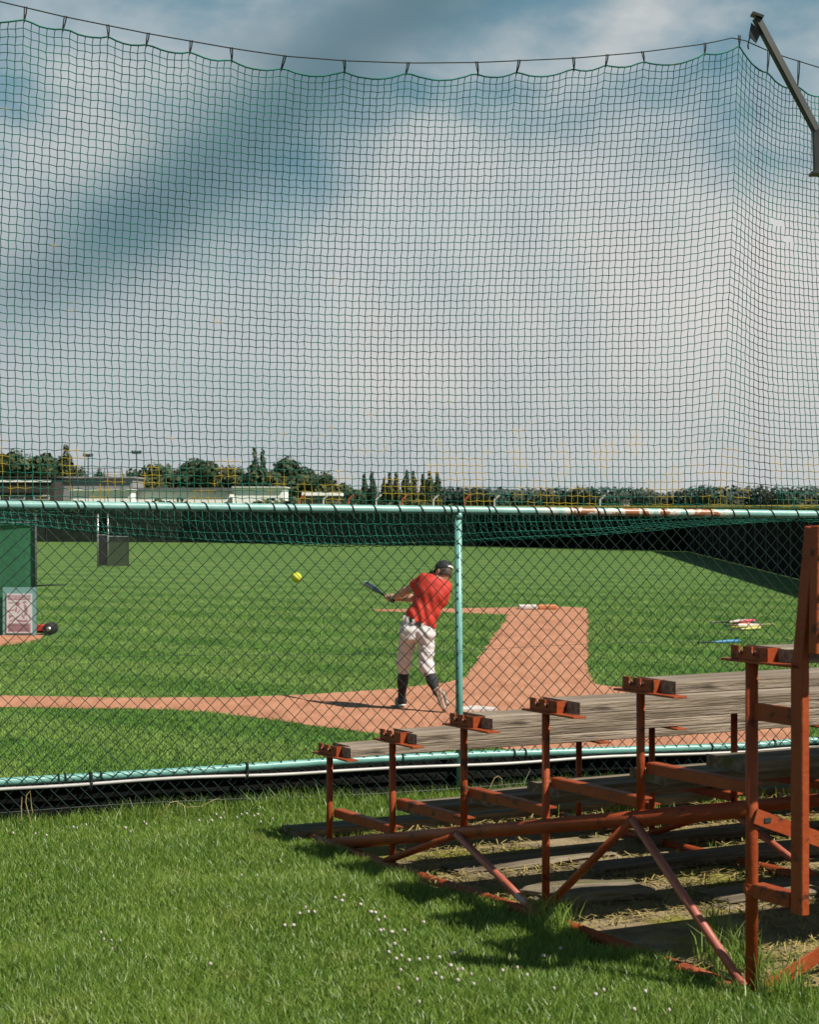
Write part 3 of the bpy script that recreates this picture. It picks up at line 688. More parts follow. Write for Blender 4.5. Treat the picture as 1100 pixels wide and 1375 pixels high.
# the cut turf of the near infield, as far as single blades still tell
def turf(n):
    d = 14.6+(70-14.6)*rng.random(n)**1.6; X = (rng.random(n)*2-1)*(0.222*d+0.3); Y = d
    poly = np.array([tuple(G(*p).xy) for p in cl_px]); inside = np.zeros(n, bool)
    jx = X+rng.normal(0,0.035,n); jy = Y+rng.normal(0,0.05,n); x1, y1 = poly[-1]
    f_ = np.clip((Y-19)/(68-19),0,1); thin = rng.random(n) < f_*f_*(3-2*f_)
    for x2, y2 in poly:
        c = ((y1 > jy) != (y2 > jy)) & (jx < (x2-x1)*(jy-y1)/(y2-y1+1e-12)+x1); inside ^= c; x1, y1 = x2, y2
    w = (X-FO.x)*FW.x+(Y-FO.y)*FW.y; dug = (X < -5.9) & (Y > 29.5) & (Y < 35.5) & (X-0.35*(Y-32) < -6.2); k = ~inside & (w > 1.0) & ~thin & ~dug; X, Y = X[k], Y[k]; n = len(X)
    return blades('field_grass', X, Y, 0.016+0.016*rng.random(n)+0.010*vnoise(X,Y,0.5,4), 0.004+0.00024*Y*rng.uniform(0.5,1.2,n), M['field_blade'], 1.1, FZ+0.001)
tag(link('field_grass', turf(420000)), 'short mown green grass of the near infield', 'grass', kind='stuff')
# extra weeds and tufts amid the dirt
tx_, ty_ = [], []
for (px, py, rad, n) in ((985,1300,0.11,260),(745,1250,0.08,140),(1050,1345,0.08,120),(960,1255,0.05,40),(700,1085,0.25,160),(1000,1060,0.3,120)):
    g_ = G(px,py,0); a = rng.normal(0,rad*0.6,(n,2)); tx_.append(g_.x+a[:,0]); ty_.append(g_.y+a[:,1]*1.5)
tx_ = np.concatenate(tx_); ty_ = np.concatenate(ty_)
me = blades('weed_tufts', tx_, ty_, rng.uniform(0.05,0.20,len(tx_)), np.full(len(tx_),0.005), M['blade'], 0.8)
tag(link('weed_tufts', me), 'long tufts of grass growing round the feet of the bleachers', 'grass', kind='stuff')
def straw(n):
    s = rng.uniform(-0.15,3.4,n); t = rng.uniform(-0.08,2.9,n); k = vnoise(s,t,2.2,9) > 0.30; s, t = s[k], t[k]; n = len(s)
    X = BO.x+BD.x*s+BT.x*t; Y = BO.y+BD.y*s+BT.y*t; a = rng.uniform(0,math.pi*2,n); L_ = rng.uniform(0.02,0.09,n)
    dz = rng.uniform(0.006,0.03,n); w = 0.0014+0.0016*rng.random(n); tz = rng.uniform(-0.012,0.02,n)
    dx, dy = np.cos(a)*L_, np.sin(a)*L_; nx, ny = -np.sin(a)*w, np.cos(a)*w
    V = np.stack([np.stack([X-nx,Y-ny,dz],1),np.stack([X+nx,Y+ny,dz+0.001],1),np.stack([X+nx+dx,Y+ny+dy,dz+tz],1),np.stack([X-nx+dx,Y-ny+dy,dz+tz],1)],1)
    return fast_mesh('straw_litter', V.reshape(-1,3), np.arange(n*4), np.full(n,4), M['straw'])
tag(link('straw_litter', straw(17000)), 'dry yellow straw scattered over the dirt under the bleachers', 'straw', kind='stuff')

fl_head = MB().sphere((0,0,0.052),(0.0085,0.0085,0.0075),8,5); 
me_head = fl_head.mesh('flower_head', M['petal'], True); me_stem = MB().tube([(0,0,0),(0.002,0.001,0.03),(0,0,0.048)],0.0012,5).mesh('stem', M['stem'])
def flower(px, py, k, label, group, zup=0.046):
    k *= random.uniform(0.55,0.85); zup += random.uniform(-0.006,0.006)
    g_ = G(px, py, zup)
    r = thing('clover_flower', label, 'flower', (g_.x,g_.y,zup-0.05), random.uniform(0,6), group)
    r.scale = (k,k,1)
    link('flower_head', me_head, r); link('stem', me_stem, r)
fl1 = [(402,1227),(410,1219),(414,1225),(422,1225),(382,1243),(394,1243),(450,1206),(461,1203),(459,1210),(484,1215),(498,1225),(504,1226),(508,1236),(516,1232),(511,1250),(515,1249),(526,1252),(543,1250),(530,1268),(569,1239)]
fl2 = [(522,1279),(532,1288),(539,1284),(549,1290),(563,1289),(574,1287),(590,1286),(605,1297),(538,1303),(585,1308),(593,1314),(614,1303),(621,1302),(615,1317),(633,1309),(636,1322),(560,1316),(535,1328),(563,1346),(610,1281),(618,1277),(657,1286),(675,1304),(695,1300),(708,1310),(657,1317),(744,1328),(800,1336),(811,1330),(867,1332),(852,1356),(899,1357),(753,1274),(730,1284)]
fl3 = [(226,1083),(231,1092),(267,1102),(284,1102),(290,1094),(296,1099),(300,1092),(318,1098),(324,1094),(341,1096),(346,1094),(350,1104),(331,1093),(366,1100),(386,1108),(17,1119),(47,1120),(98,1111),(103,1112),(115,1108),(62,1122),(168,1112),(175,1117),(193,1104),(196,1107),(345,1176),(324,1176),(135,1253),(139,1262),(149,1264),(161,1264),(282,1295),(150,1275)]
for p in fl1: flower(*p, random.uniform(0.95,1.4), 'white flower in the scattered group on the lawn left of the bleachers', 'white flowers on the lawn')
for p in fl2: flower(*p, random.uniform(0.9,1.35), 'pinkish white clover head in the foreground lawn in front of the bleachers', 'clover heads in the foreground')
for p in fl3: flower(*p, random.uniform(0.8,1.15), 'small white flower in the grass at left along the foot of the fence', 'flowers by the fence')
# dry stalks leaning on the fence
def stalk(pts_px, label, dd=-0.12):
    pts = []
    for px, py in pts_px:
        u = u_at(px); d = fd(u)+dd; pts.append(P(px,py,d))
    base = pts[0].copy(); b = MB().tube([p-base for p in pts], [0.0035]+[0.0028]*(len(pts)-2)+[0.0015], 5)
    o = b.build('dry_stalk', M['dry'], None, loc=base); tag(o, label, 'stalk')
stalk([(43,1118),(40,1100),(34,1078),(35,1068),(40,1062),(42,1085),(44,1092)], 'bent dry grass stalk against the fence at far left')
stalk([(29,1112),(28,1085),(29,1070)], 'thin upright dry stalk beside the bent one at far left')
stalk([(211,1104),(228,1078),(236,1076),(250,1084),(270,1083),(285,1075),(293,1072)], 'long dry stalk bent over flat along the fence in the shade')
stalk([(655,1064),(664,1045),(669,1042),(674,1046),(675,1062)], 'pale hooked dry stalk seen behind the bleacher posts', -0.10)

# ------------------------------------------------------------------ field things
hp = G(640, 953)
b = MB(); pl = [(-0.215,-0.2),(0.215,-0.2),(0.215,0.02),(0,0.22),(-0.215,0.02)]
b.add([(x,y,0.0) for x,y in pl]+[(x,y,0.022) for x,y in pl], [(9,8,7,6,5)[::-1]]+[(i,(i+1)%5,5+(i+1)%5,5+i) for i in range(5)])
tag(b.build('home_plate', M['rubber_white'], None, loc=(hp.x,hp.y,FZ+0.004)), 'white rubber home plate on the clay behind the fence post', 'home plate')
fb = G(722, 818)
base1 = thing('first_base', 'double base, half white and half orange, at the end of the clay path', 'base', (fb.x,fb.y,FZ+0.004))
MB().box((-0.21,0,0.045),(0.205,0.2,0.045)).build('fair_half', M['rubber_white'], base1, bevel=0.02)
MB().box((0.21,0,0.045),(0.205,0.2,0.045)).build('foul_half', M['orange'], base1, bevel=0.02)
# softball in flight
bp = P(398, 775.5, 18.0)
ball = thing('softball', 'yellow softball in the air left of the batter', 'ball', bp)
MB().sphere((0,0,0),0.048,20,14).build('cover', M['ball'], ball, True)
MB().tube([(0.0485*math.cos(a)*math.cos(0.45*math.sin(2*a)),0.0485*math.sin(a)*math.cos(0.45*math.sin(2*a)),0.0485*math.sin(0.45*math.sin(2*a))) for a in np.linspace(0,2*math.pi,40)],0.0015,4).build('seam', M['seam'], ball)
# bats on the grass
def bat_mesh(parent, L_, cols):
    prof_h = [(0,0.0),(0.004,0.024),(0.018,0.024),(0.03,0.0125),(0.33,0.0125)]
    prof_b = [(0.33,0.0125),(0.45,0.016),(0.62,0.029),(0.97,0.029),(0.995,0.022),(1.0,0.0)]
    MB().lathe((0,0,0),(L_,0,0),prof_h).build('grip', cols[0], parent, True)
    MB().lathe((0,0,0),(L_,0,0),prof_b).build('barrel', cols[1], parent, True)
def cm(n, c): 
    if n not in M: M[n] = mat(n, c, rough=0.35)
    return M[n]
bats = [(952,835.5,1018,836.5,(0.05,0.06,0.05),(0.03,0.06,0.05),'black bat with green end, farthest in the pile on the grass'),
        (962,838,1010,834,(0.02,0.02,0.02),(0.70,0.66,0.60),'white bat across the back of the pile on the grass'),
        (975,839,1020,835.5,(0.60,0.45,0.40),(0.72,0.14,0.20),'pink-red bat in the middle of the pile on the grass'),
        (968,841,1016,837,(0.05,0.05,0.05),(0.75,0.22,0.10),'orange bat in the pile on the grass'),
        (978,844,1032,841,(0.55,0.45,0.10),(0.70,0.66,0.20),'yellow bat at the near edge of the pile on the grass'),
        (1040,841,990,843,(0.65,0.60,0.25),(0.72,0.60,0.62),'pale pink and white bat sticking out right of the pile'),
        (980,846,1024,843,(0.10,0.08,0.06),(0.66,0.62,0.24),'pale yellow bat nearest in the pile on the grass'),
        (942,863,990,861,(0.02,0.03,0.04),(0.08,0.30,0.55),'blue bat lying alone on the grass below the pile')]
for i, (x0,y0,x1,y1,cg,cb,lab) in enumerate(bats):
    a = G(x0,y0,FZ+0.03); c = G(x1,y1,FZ+0.03); dirv = (c-a).normalized(); mid = (a+c)/2; L_ = 0.84; a = mid-dirv*L_/2
    zt_ = 0.032 + (0.02*(i%3) if i < 7 else 0)
    r = thing('lying_bat', lab, 'bat', (a.x,a.y,FZ+zt_), math.atan2(dirv.y,dirv.x), 'bats lying on the grass')
    bat_mesh(r, L_, (cm('bat_grip_%s' % 'abcdefgh'[i], cg), cm('bat_paint_%s' % 'abcdefgh'[i], cb)))

# green screen at far left with its poster, and a field cart
ds = F*2.2/(853-HZ); gx = lambda px: (px-550)*ds/F; gz = lambda py: EYE-(py-HZ)*ds/F
sr = P(-40, 853, ds); sr.z = FZ
scr = thing('green_screen', 'green mesh windscreen panel on dark posts at the left edge', 'screen', sr)
def sl(px, py, dy=0): p = P(px,py,ds); return Vector((p.x-sr.x, dy, p.z-FZ))
M['green_mesh'] = mat('green_shade_cloth', (0.035,0.19,0.085), (0.055,0.25,0.12), scale=14, rough=0.8, stretch=(1,1,1), trans=0.25)
b = MB(); 
for q in range(12):
    x0 = -95+q*11.8; b.add([sl(x0,702,0.01*math.sin(q)), sl(x0+11.8,702,0.01*math.sin(q+1)), sl(x0+11.8,853,0.012*math.sin(q+1)), sl(x0,853,0.012*math.sin(q))], [(0,1,2,3)])
b.build('shade_cloth', M['green_mesh'], scr)
# woven seams of the cloth
for px in (47.5, -95):
    MB().tube([sl(px,856,-0.03), sl(px,690,-0.03)], 0.026, 10).build('post', M['post_dark'], scr, True)
MB().tube([sl(-95,702,-0.03), sl(47,702,-0.03)], 0.02, 8).build('top_bar', M['post_dark'], scr, True)
MB().tube([sl(47,786.5,-0.03), sl(90,784.5,-0.05)], [0.014,0.011], 8).build('side_bar', M['post_dark'], scr, True)
# the poster
po = P(26,823,ds-0.08)
pos = thing('poster', 'pink and white poster with a baseball player on the green screen', 'poster', po)
k = ds/F
def pp(px, py, dy=0.0): return Vector(((px-26)*k, -dy, -(py-823.5)*k))
def flat(pts, dy): 
    v = [pp(x,y,dy) for x,y in pts]; return v
MB().add(flat([(3,789),(48.5,789),(48.5,853),(3,853)],-0.012), [(0,1,2,3)]).build('plastic_sleeve', mat('clear_plastic_sleeve', (0.22,0.42,0.40), rough=0.25), pos)
MB().box((pp(25.5,824)).to_tuple(), (17.2*k,0.006,26.5*k)).build('sheet', M['paper'], pos)
fr = MB()
def rect(mb, x0,y0,x1,y1,dy): mb.add(flat([(x0,y0),(x1,y0),(x1,y1),(x0,y1)],dy), [(3,2,1,0)])
rect(fr,10.3,800,40.6,806,0.0075); fr.build('colour_panel', M['ink'], pos)
fr = MB(); rect(fr,10.3,837.5,40.6,848.6,0.0075); fr.build('colour_panel', M['ink'], pos)
art = MB(); D_ = 0.0075
for poly in ([(31.5,811),(35.5,814),(37,820),(35.5,826),(31.5,829),(33,822),(32,816)], [(19.5,810),(22,808.2),(25.5,808.8),(27,811),(25,814),(21.5,814.5)],
             [(11,820),(19,818.5),(19.5,820),(11,822)], [(11,826),(18,827),(12,831.5)], [(23,832),(31,833.5),(36,832),(37,835.5),(28,836),(22,834.5)],
             [(20.5,816),(23,815.5),(22,822),(19.5,822.5)], [(25,820),(28,818),(27.5,819.5),(23.5,824.5),(22.5,823.5)], [(12,834.5),(18,831.5),(24,827),(25,828.5),(18,833.5),(13,836)],
             [(29,809),(33,807.5),(36,809),(32,811)], [(28,826),(30,825),(33,831),(31,832)], [(38,824),(40,828),(39.5,834),(38.5,829)], [(11,809),(18,809.5),(18,810.7),(11,810.5)]):
    art.add(flat(poly, D_), [tuple(reversed(range(len(poly))))])
art.build('illustration', M['ink'], pos)
def text(s, px, py, hpx, m, wpx, dy=0.009):
    cu = bpy.data.curves.new('lettering', 'FONT'); cu.body = s; cu.align_x = 'CENTER'; cu.align_y = 'CENTER'; cu.size = 1; cu.offset = 0.012
    o = bpy.data.objects.new('lettering', cu); col.objects.link(o); dg = bpy.context.evaluated_depsgraph_get(); me = bpy.data.meshes.new_from_object(o.evaluated_get(dg)); bpy.data.objects.remove(o)
    xs = [v.co.x for v in me.vertices]; ys = [v.co.y for v in me.vertices]
    kx = wpx*k/(max(xs)-min(xs)); kz = hpx*k/(max(ys)-min(ys)); cx = (max(xs)+min(xs))/2; cy = (max(ys)+min(ys))/2; c = pp(px,py,dy)
    for v in me.vertices: v.co = Vector((c.x+(v.co.x-cx)*kx, c.y, c.z+(v.co.y-cy)*kz))
    me.materials.clear(); me.materials.append(m); link('lettering', me, pos)
text('KEEP IT CLEAN', 25.4, 803, 4.0, M['paper'], 28, 0.009)
text('GEEN AFVAL', 25.4, 840.2, 4.0, M['ink_grey'], 26); text('OP DE GROND', 25.4, 845.6, 4.0, M['ink_grey'], 26)
# cart with a wheel
cp = G(62, 853)
cart = thing('field_cart', 'small cart with black wheels and red body beside the green screen', 'cart', cp)
def wheel(x, y, r):
    w = MB().tube([(x,y-0.03,r),(x,y-0.022,r),(x,y+0.022,r),(x,y+0.03,r)],[r*0.9,r,r,r*0.9],20).build('wheel', M['tyre'], cart, True)
    MB().tube([(x,y-0.04,r),(x,y+0.04,r)], r*0.42, 14).build('hub', M['chrome'], w, True); MB().tube([(x,y-0.05,r),(x,y+0.05,r)], r*0.13, 8).build('axle_cap', M['tyre'], w, True)
wheel(0.04,0,0.105); wheel(0.04,0.32,0.105)
MB().box((-0.12,0.16,0.12),(0.10,0.13,0.055)).build('tub', M['red_plastic'], cart, bevel=0.015)
MB().box((-0.12,0.16,0.05),(0.13,0.02,0.02)).tube([(0.04,-0.02,0.105),(0.04,0.34,0.105)],0.012,8).build('chassis', M['post_dark'], cart)
# pitcher's screen far out
dL = F*2.2/(761-HZ); lr = P(131,761,dL); lr.z = FZ
psr = thing('pitching_screen', 'small framed practice screen standing on the outfield grass', 'screen', lr)
def ll(px, py, dy=0): p = P(px,py,dL); return Vector((p.x-lr.x, dy, p.z-FZ))
for px, y1 in ((131,690),(144.5,690)): MB().tube([ll(px,761),ll(px,y1)],0.035,8).build('post', M['chrome'], psr, True)
MB().tube([ll(131,718.5),ll(144.5,718.5)],0.03,8).build('rail', M['chrome'], psr); MB().tube([ll(144.5,720.5),ll(172,720.5)],0.025,8).build('rail', M['chrome'], psr)
MB().tube([ll(172,720.5),ll(172,761)],0.02,8).build('post', M['post_dark'], psr)
def mesh_mat(nm, c, dens):
    m = bpy.data.materials.new(nm); m.use_nodes = True; nt = m.node_tree; bs = nt.nodes['Principled BSDF']; bs.inputs['Base Color'].default_value = (*c,1); bs.inputs['Roughness'].default_value = 0.9
    bs.inputs['Alpha'].default_value = dens; return m
MB().box(ll(137.8,739.5),(6.5*dL/F,0.01,20*dL/F)).build('net_panel', mesh_mat('black_mesh',(0.02,0.02,0.022),0.9), psr)
MB().box(ll(158.5,740.5),(13*dL/F,0.01,19.5*dL/F)).build('net_panel', mesh_mat('thin_black_mesh',(0.03,0.035,0.03),0.6), psr)
MB().box(ll(137.8,704),(6.5*dL/F,0.01,12*dL/F)).build('net_panel', M['screen_black'], psr)

# ------------------------------------------------------------------ outfield fences
def screen_fence(name, label, pts, hgt, mats, step=3.0):
    a = Vector(pts[0]); root = thing(name, label, 'fence', (a.x,a.y,FZ))
    for i in range(len(pts)-1):
        p, q = Vector(pts[i]), Vector(pts[i+1]); L_ = (q-p).length; n = max(1, round(L_/step)); d = (q-p)/n
        for j in range(n):
            x0 = p+d*j-a; x1 = p+d*(j+1)-a; nn = Vector((-d.y,d.x)).normalized()*0.02; g_ = d.normalized()*0.02
            b = MB(); dz = random.uniform(-0.015,0.015); m = mats(i, j/n)
            mid = (x0+x1)/2+nn*random.uniform(0.5,3)
            b.add([(x0.x+g_.x,x0.y+g_.y,0.01),(mid.x,mid.y,0.01),(x1.x-g_.x,x1.y-g_.y,0.01),(x0.x+g_.x,x0.y+g_.y,hgt-0.06+dz),(mid.x,mid.y,hgt-0.075),(x1.x-g_.x,x1.y-g_.y,hgt-0.06+dz)], [(0,1,4,3),(1,2,5,4)])
            b.build('windscreen_panel', m, root)
            MB().tube([(x0.x,x0.y,0),(x0.x,x0.y,hgt)],0.03,6).build('post', M['post_dark'], root)
        e = [p-a, q-a]
        MB().tube([(e[0].x,e[0].y,hgt),(e[1].x,e[1].y,hgt)],0.065,8).build('top_rail', M['yellow'], root)
    return root
cnr = G(925,741).xy
screen_fence('side_fence', 'long black windscreened fence running towards the lens along the right of the field', [cnr, G(1063,776).xy, G(1063,776).xy+(G(1063,776).xy-cnr)*0.9], 2.2, lambda i,t: M['screen_black'])
screen_fence('outfield_fence', 'dark windscreened outfield fence with a yellow top rail across the far field', [cnr, G(640,734).xy, G(250,728.5).xy, G(-60,727).xy], 2.2, lambda i,t: M['screen_black'] if i < 1 else M['screen_green'])
# stakes with cranked tops, red and white in turn
for i, px in enumerate((402,434,468,505,540,582,624,664,806)):
    d = 140+i*1.5; p = P(px,681,d); p.z = FZ; colr = 'red' if i % 2 == 0 else 'white'
    if i >= 7: colr = 'white'
    b = MB().tube([(0,0,0),(0,0,2.75),(0.42,0,3.15)],0.07,6)
    order = ['leftmost','second from left','third from left','fourth from left','fifth from left','sixth from left','seventh from left','eighth from left','rightmost'][i]
    tag(b.build('cranked_stake', M[colr+'_stake'], None, loc=p), f'{colr} stake with a bent top behind the outfield fence, {order} in the row', 'stake', 'cranked stakes beyond the outfield')

# ------------------------------------------------------------------ trees
def leaf_cloud(blobs, n, size, flat=0.7):
    # blobs: (x,y,z,rx,ry,rz) -> small leaf-clump faces spread through and over the blobs
    vol = np.array([b_[3]*b_[4]*b_[5] for b_ in blobs])**0.67; pick = rng.choice(len(blobs), n, p=vol/vol.sum()); B_ = np.array(blobs)[pick]
    d = rng.normal(0,1,(n,3)); d /= np.linalg.norm(d,axis=1)[:,None]; rr_ = rng.uniform(0.55,1.08,n)[:,None]
    C = B_[:,:3]+d*B_[:,3:]*rr_
    a = rng.normal(0,1,(n,3)); a /= np.linalg.norm(a,axis=1)[:,None]; c = np.cross(a,d); c /= (np.linalg.norm(c,axis=1)[:,None]+1e-6); a = np.cross(c,d*0.7+rng.normal(0,0.35,(n,3))); a /= (np.linalg.norm(a,axis=1)[:,None]+1e-6)
    s = size*rng.uniform(0.5,1.2,n)[:,None]
    V = np.stack([C-a*s-c*s*0.5, C+a*s*0.3-c*s, C+a*s+c*s*0.4, C-a*s*0.2+c*s],1)
    return V.reshape(-1,3), n
def tree(px, top, wpx, d, label, kind='round', m='leaf_dark', n=1500, base=683, group=None):
    p = P(px, base, d); p.z = FZ; h = (EYE-(top-HZ)*d/F)-FZ; w = wpx*d/F
    root = thing({'round':'broadleaf_tree','poplar':'poplar_tree'}[kind], label, 'tree', p, 0, group)
    tr = MB().tube([(0,0,-0.1),(0.05,0,h*0.3),(0.1,0.05,h*0.6),(0.05,0,h*0.85)],[h*0.035,h*0.028,h*0.018,h*0.006],7)
    for q in range(5):
        a = q*1.3+random.random(); z0 = h*(0.3+0.09*q); tr.tube([(0.06,0,z0),(math.cos(a)*w*0.16,math.sin(a)*w*0.16,z0+h*0.1),(math.cos(a)*w*0.3,math.sin(a)*w*0.3,z0+h*0.18)],[h*0.014,h*0.009,h*0.004],5)
    tr.build('trunk', M['bark'], root, True)
    bl_ = []
    if kind == 'round':
        for q in range(16):
            a = random.uniform(0,6.28); rr_ = random.uniform(0.2,0.9)*w*0.36; z = h*random.uniform(0.22,0.84); f = 0.34*(1-0.45*abs(z/h-0.5))
            bl_.append((math.cos(a)*rr_, math.sin(a)*rr_, z, w*f*random.uniform(0.6,1), w*f*random.uniform(0.6,1), h*random.uniform(0.12,0.20)))
        bl_.append((0,0,h*0.82,w*0.2,w*0.2,h*0.17)); bl_.append((0,0,h*0.45,w*0.42,w*0.36,h*0.32))
    else:
        for q in range(9):
            z = h*(0.16+0.09*q); f = math.sin(math.pi*(0.18+0.8*q/9))*0.5
            bl_.append((random.uniform(-0.08,0.08)*w,0,z,w*f*random.uniform(0.75,1),w*f*0.8,h*0.09))
        bl_.append((0,0,h*0.95,w*0.12,w*0.12,h*0.05))
    V, n = leaf_cloud(bl_, n, max(0.15, min(0.42, w*0.042)))
    link('crown', fast_mesh('crown', V, np.arange(n*4), np.full(n,4), M[m]), root)
T = [(-18,604,80,230,'round','leaf_mid'),(22,606,62,215,'round','leaf_mid'),(62,611,46,220,'round','leaf_dark'),(88,600,22,205,'poplar','leaf_dark'),(100,628,30,215,'round','leaf_dark'),
     (133,632,22,240,'round','leaf_dark'),(176,632,38,240,'round','leaf_mid'),(205,624,62,225,'round','leaf_dark'),(262,618,54,225,'round','leaf_dark'),(298,628,40,235,'round','leaf_dark'),
     (320,628,36,230,'round','leaf_mid'),(341,604,15,240,'poplar','leaf_dark'),(353,605,14,240,'poplar','leaf_dark'),(345,625,50,225,'round','leaf_dark'),(384,615,52,230,'round','leaf_dark'),
     (412,632,44,235,'round','leaf_dark'),(438,635,36,230,'round','leaf_mid'),(462,652,40,250,'round','leaf_dark'),
     (489,639,10,260,'poplar','leaf_dark'),(500,637,11,260,'poplar','leaf_dark'),(516,645,9,262,'poplar','leaf_dark'),(523,637,10,258,'poplar','leaf_dark'),(532,638,11,262,'poplar','leaf_dark'),(546,634,13,256,'poplar','leaf_dark'),(555,636,11,260,'poplar','leaf_dark'),
     (568,640,10,262,'poplar','leaf_dark'),(577,636,13,258,'poplar','leaf_dark'),(587,637,12,260,'poplar','leaf_dark')]
desc = {'round':'rounded tree','poplar':'slim upright tree'}
ordn = ['first','second','third','fourth','fifth','sixth','seventh','eighth','ninth','tenth','eleventh','twelfth','thirteenth','fourteenth','fifteenth']
cnt = {'round':0,'poplar':0}
for (px,top,w,d,kd,m) in T:
    lab = f"{'dark' if m=='leaf_dark' else 'lighter'} green {desc[kd]} on the skyline, {ordn[cnt[kd]]} {desc[kd].split()[0]} one from the left"; cnt[kd] += 1
    tree(px, top-4, w*1.45, d, lab, kd, m, 4200 if kd == 'round' else 1500, group='skyline trees')
# the far wood along the horizon, one mass
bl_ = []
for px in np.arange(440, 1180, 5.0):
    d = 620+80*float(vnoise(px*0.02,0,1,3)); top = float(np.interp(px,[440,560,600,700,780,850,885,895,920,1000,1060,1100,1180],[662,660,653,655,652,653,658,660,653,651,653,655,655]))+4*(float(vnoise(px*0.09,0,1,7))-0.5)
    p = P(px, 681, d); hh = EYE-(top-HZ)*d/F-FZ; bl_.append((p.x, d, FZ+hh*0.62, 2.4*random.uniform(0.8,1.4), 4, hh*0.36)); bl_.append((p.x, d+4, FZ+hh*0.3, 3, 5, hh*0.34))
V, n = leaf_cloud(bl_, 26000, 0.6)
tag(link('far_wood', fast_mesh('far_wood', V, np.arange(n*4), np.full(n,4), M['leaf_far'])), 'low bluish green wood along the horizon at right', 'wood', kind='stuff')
hb = MB()                                                              # scrub in front of the far buildings
bl_ = []
for px in np.arange(-40, 640, 7.0):
    d = 165+10*random.random(); p = P(px,681,d); hh = 2.0+1.0*float(vnoise(px*0.05,0,1,2)); bl_.append((p.x,d,FZ+hh*0.45,0.9,1.2,hh*0.55))
V, n = leaf_cloud(bl_, 9000, 0.3)
tag(link('scrub', fast_mesh('scrub', V, np.arange(n*4), np.full(n,4), M['leaf_mid'])), 'low scrub growing beyond the outfield fence', 'scrub', kind='stuff')

# ------------------------------------------------------------------ far buildings
def building(name, label, px0, px1, top, d, wall, roof, nwin=0, roof_px=2.0, depth=8.0, wtop=None, winh=6, door=None):
    c = P((px0+px1)/2,681,d); c.z = FZ; W = (px1-px0)*d/F; h = EYE-(top-HZ)*d/F-FZ; rt = roof_px*d/F
    root = thing(name, label, 'building', c)
    MB().box((0,depth/2,(h-rt)/2),(W/2,depth/2,(h-rt)/2)).build('wall', wall, root)
    MB().box((0,depth/2-0.15,h-rt/2),(W/2+0.2,depth/2+0.2,rt/2)).build('roof', roof, root)
    for i in range(nwin):
        x = -W/2+W*(i+0.5)/nwin; wz = (h-rt)*0.62; ww = min(W/nwin*0.32,0.9); wh = winh*d/F/2
        f_ = MB().box((x,-0.02,wz),(ww,0.03,wh)).build('window', M['white_trim'] if wall is not M['white_wall'] else M['roof_grey'], root); MB().box((x,-0.055,wz),(ww-0.08,0.01,wh-0.08)).build('pane', M['glass'], f_)
    return root
building('clubhouse', 'low dark timber building with a pale roof edge at the far left', -60, 72, 640, 190, M['dark_wall'], M['dark_wall'], 4, 1.5)
bp_ = P(5,646,189.5); MB().box((0,-0.1,0),(4.6,0.06,0.09)).build('fascia', M['white_wall'], bpy.data.objects['clubhouse'], loc=bp_-bpy.data.objects['clubhouse'].location)
building('grey_hall', 'flat-roofed grey rendered hall behind the outfield fence', 79, 178, 640, 195, M['concrete'], M['concrete'], 0, 2.0)
building('white_annex', 'low white annex in front of the grey hall', 96, 176, 657, 188, M['white_wall'], M['white_wall'], 3, 1.5, 3.0, winh=4)
building('long_white_shed', 'long low white shed right of the grey hall', 181, 309, 655, 192, M['white_wall'], M['roof_grey'], 0, 5.0)
building('white_block', 'white rectangular building with a flat top left of the tall trees', 314, 380, 653.5, 186, M['white_wall'], M['white_wall'], 0, 1.0)
building('low_white_roof', 'low white-roofed shed among the trees behind the stakes', 408, 455, 661, 200, M['roof_grey'], M['white_wall'], 3, 4.5, winh=4)
building('far_house', 'tiny pale pink house before the far wood', 838, 846, 671, 560, mat('pink_wall',(0.55,0.40,0.34),rough=0.8), M['roof_grey'], 2, 2.0, winh=2)
# tall lamp masts and a rail frame by the hall
for px, top, lab in ((118,611,'thin floodlight mast above the grey hall roof'),(183,607,'thin floodlight mast right of the grey hall')):
    d = 198; p = P(px,681,d); p.z = FZ; h = EYE-(top-HZ)*d/F-FZ
    r = thing('floodlight_mast', lab, 'floodlight', p, 0, 'floodlight masts')
    MB().tube([(0,0,0),(0,0,h)],[0.09,0.05],8).build('pole', M['mast'], r); MB().bar((-0.45,0,h-0.15),(0.45,0,h-0.15),0.08,0.08).build('crossbar', M['mast'], r)
    for q in (-0.4,-0.13,0.13,0.4): MB().box((q,-0.1,h-0.02+0.1*abs(q)),(0.11,0.1,0.13)).build('lamp', M['post_dark'], r, bevel=0.02)
d = 186; p = P(128,681,d); p.z = FZ
r = thing('goal_frame', 'thin grey rail frame standing before the grey hall', 'frame', p)
for px in (97,118,140,162): MB().tube([((px-128)*d/F,0,0),((px-128)*d/F,0,EYE-(628-HZ)*d/F-FZ)],0.035,6).build('upright', M['mast'], r)
for py in (629,634): MB().tube([((97-128)*d/F,0,EYE-(py-HZ)*d/F-FZ),((162-128)*d/F,0,EYE-(py-HZ)*d/F-FZ)],0.03,6).build('rail', M['mast'], r)

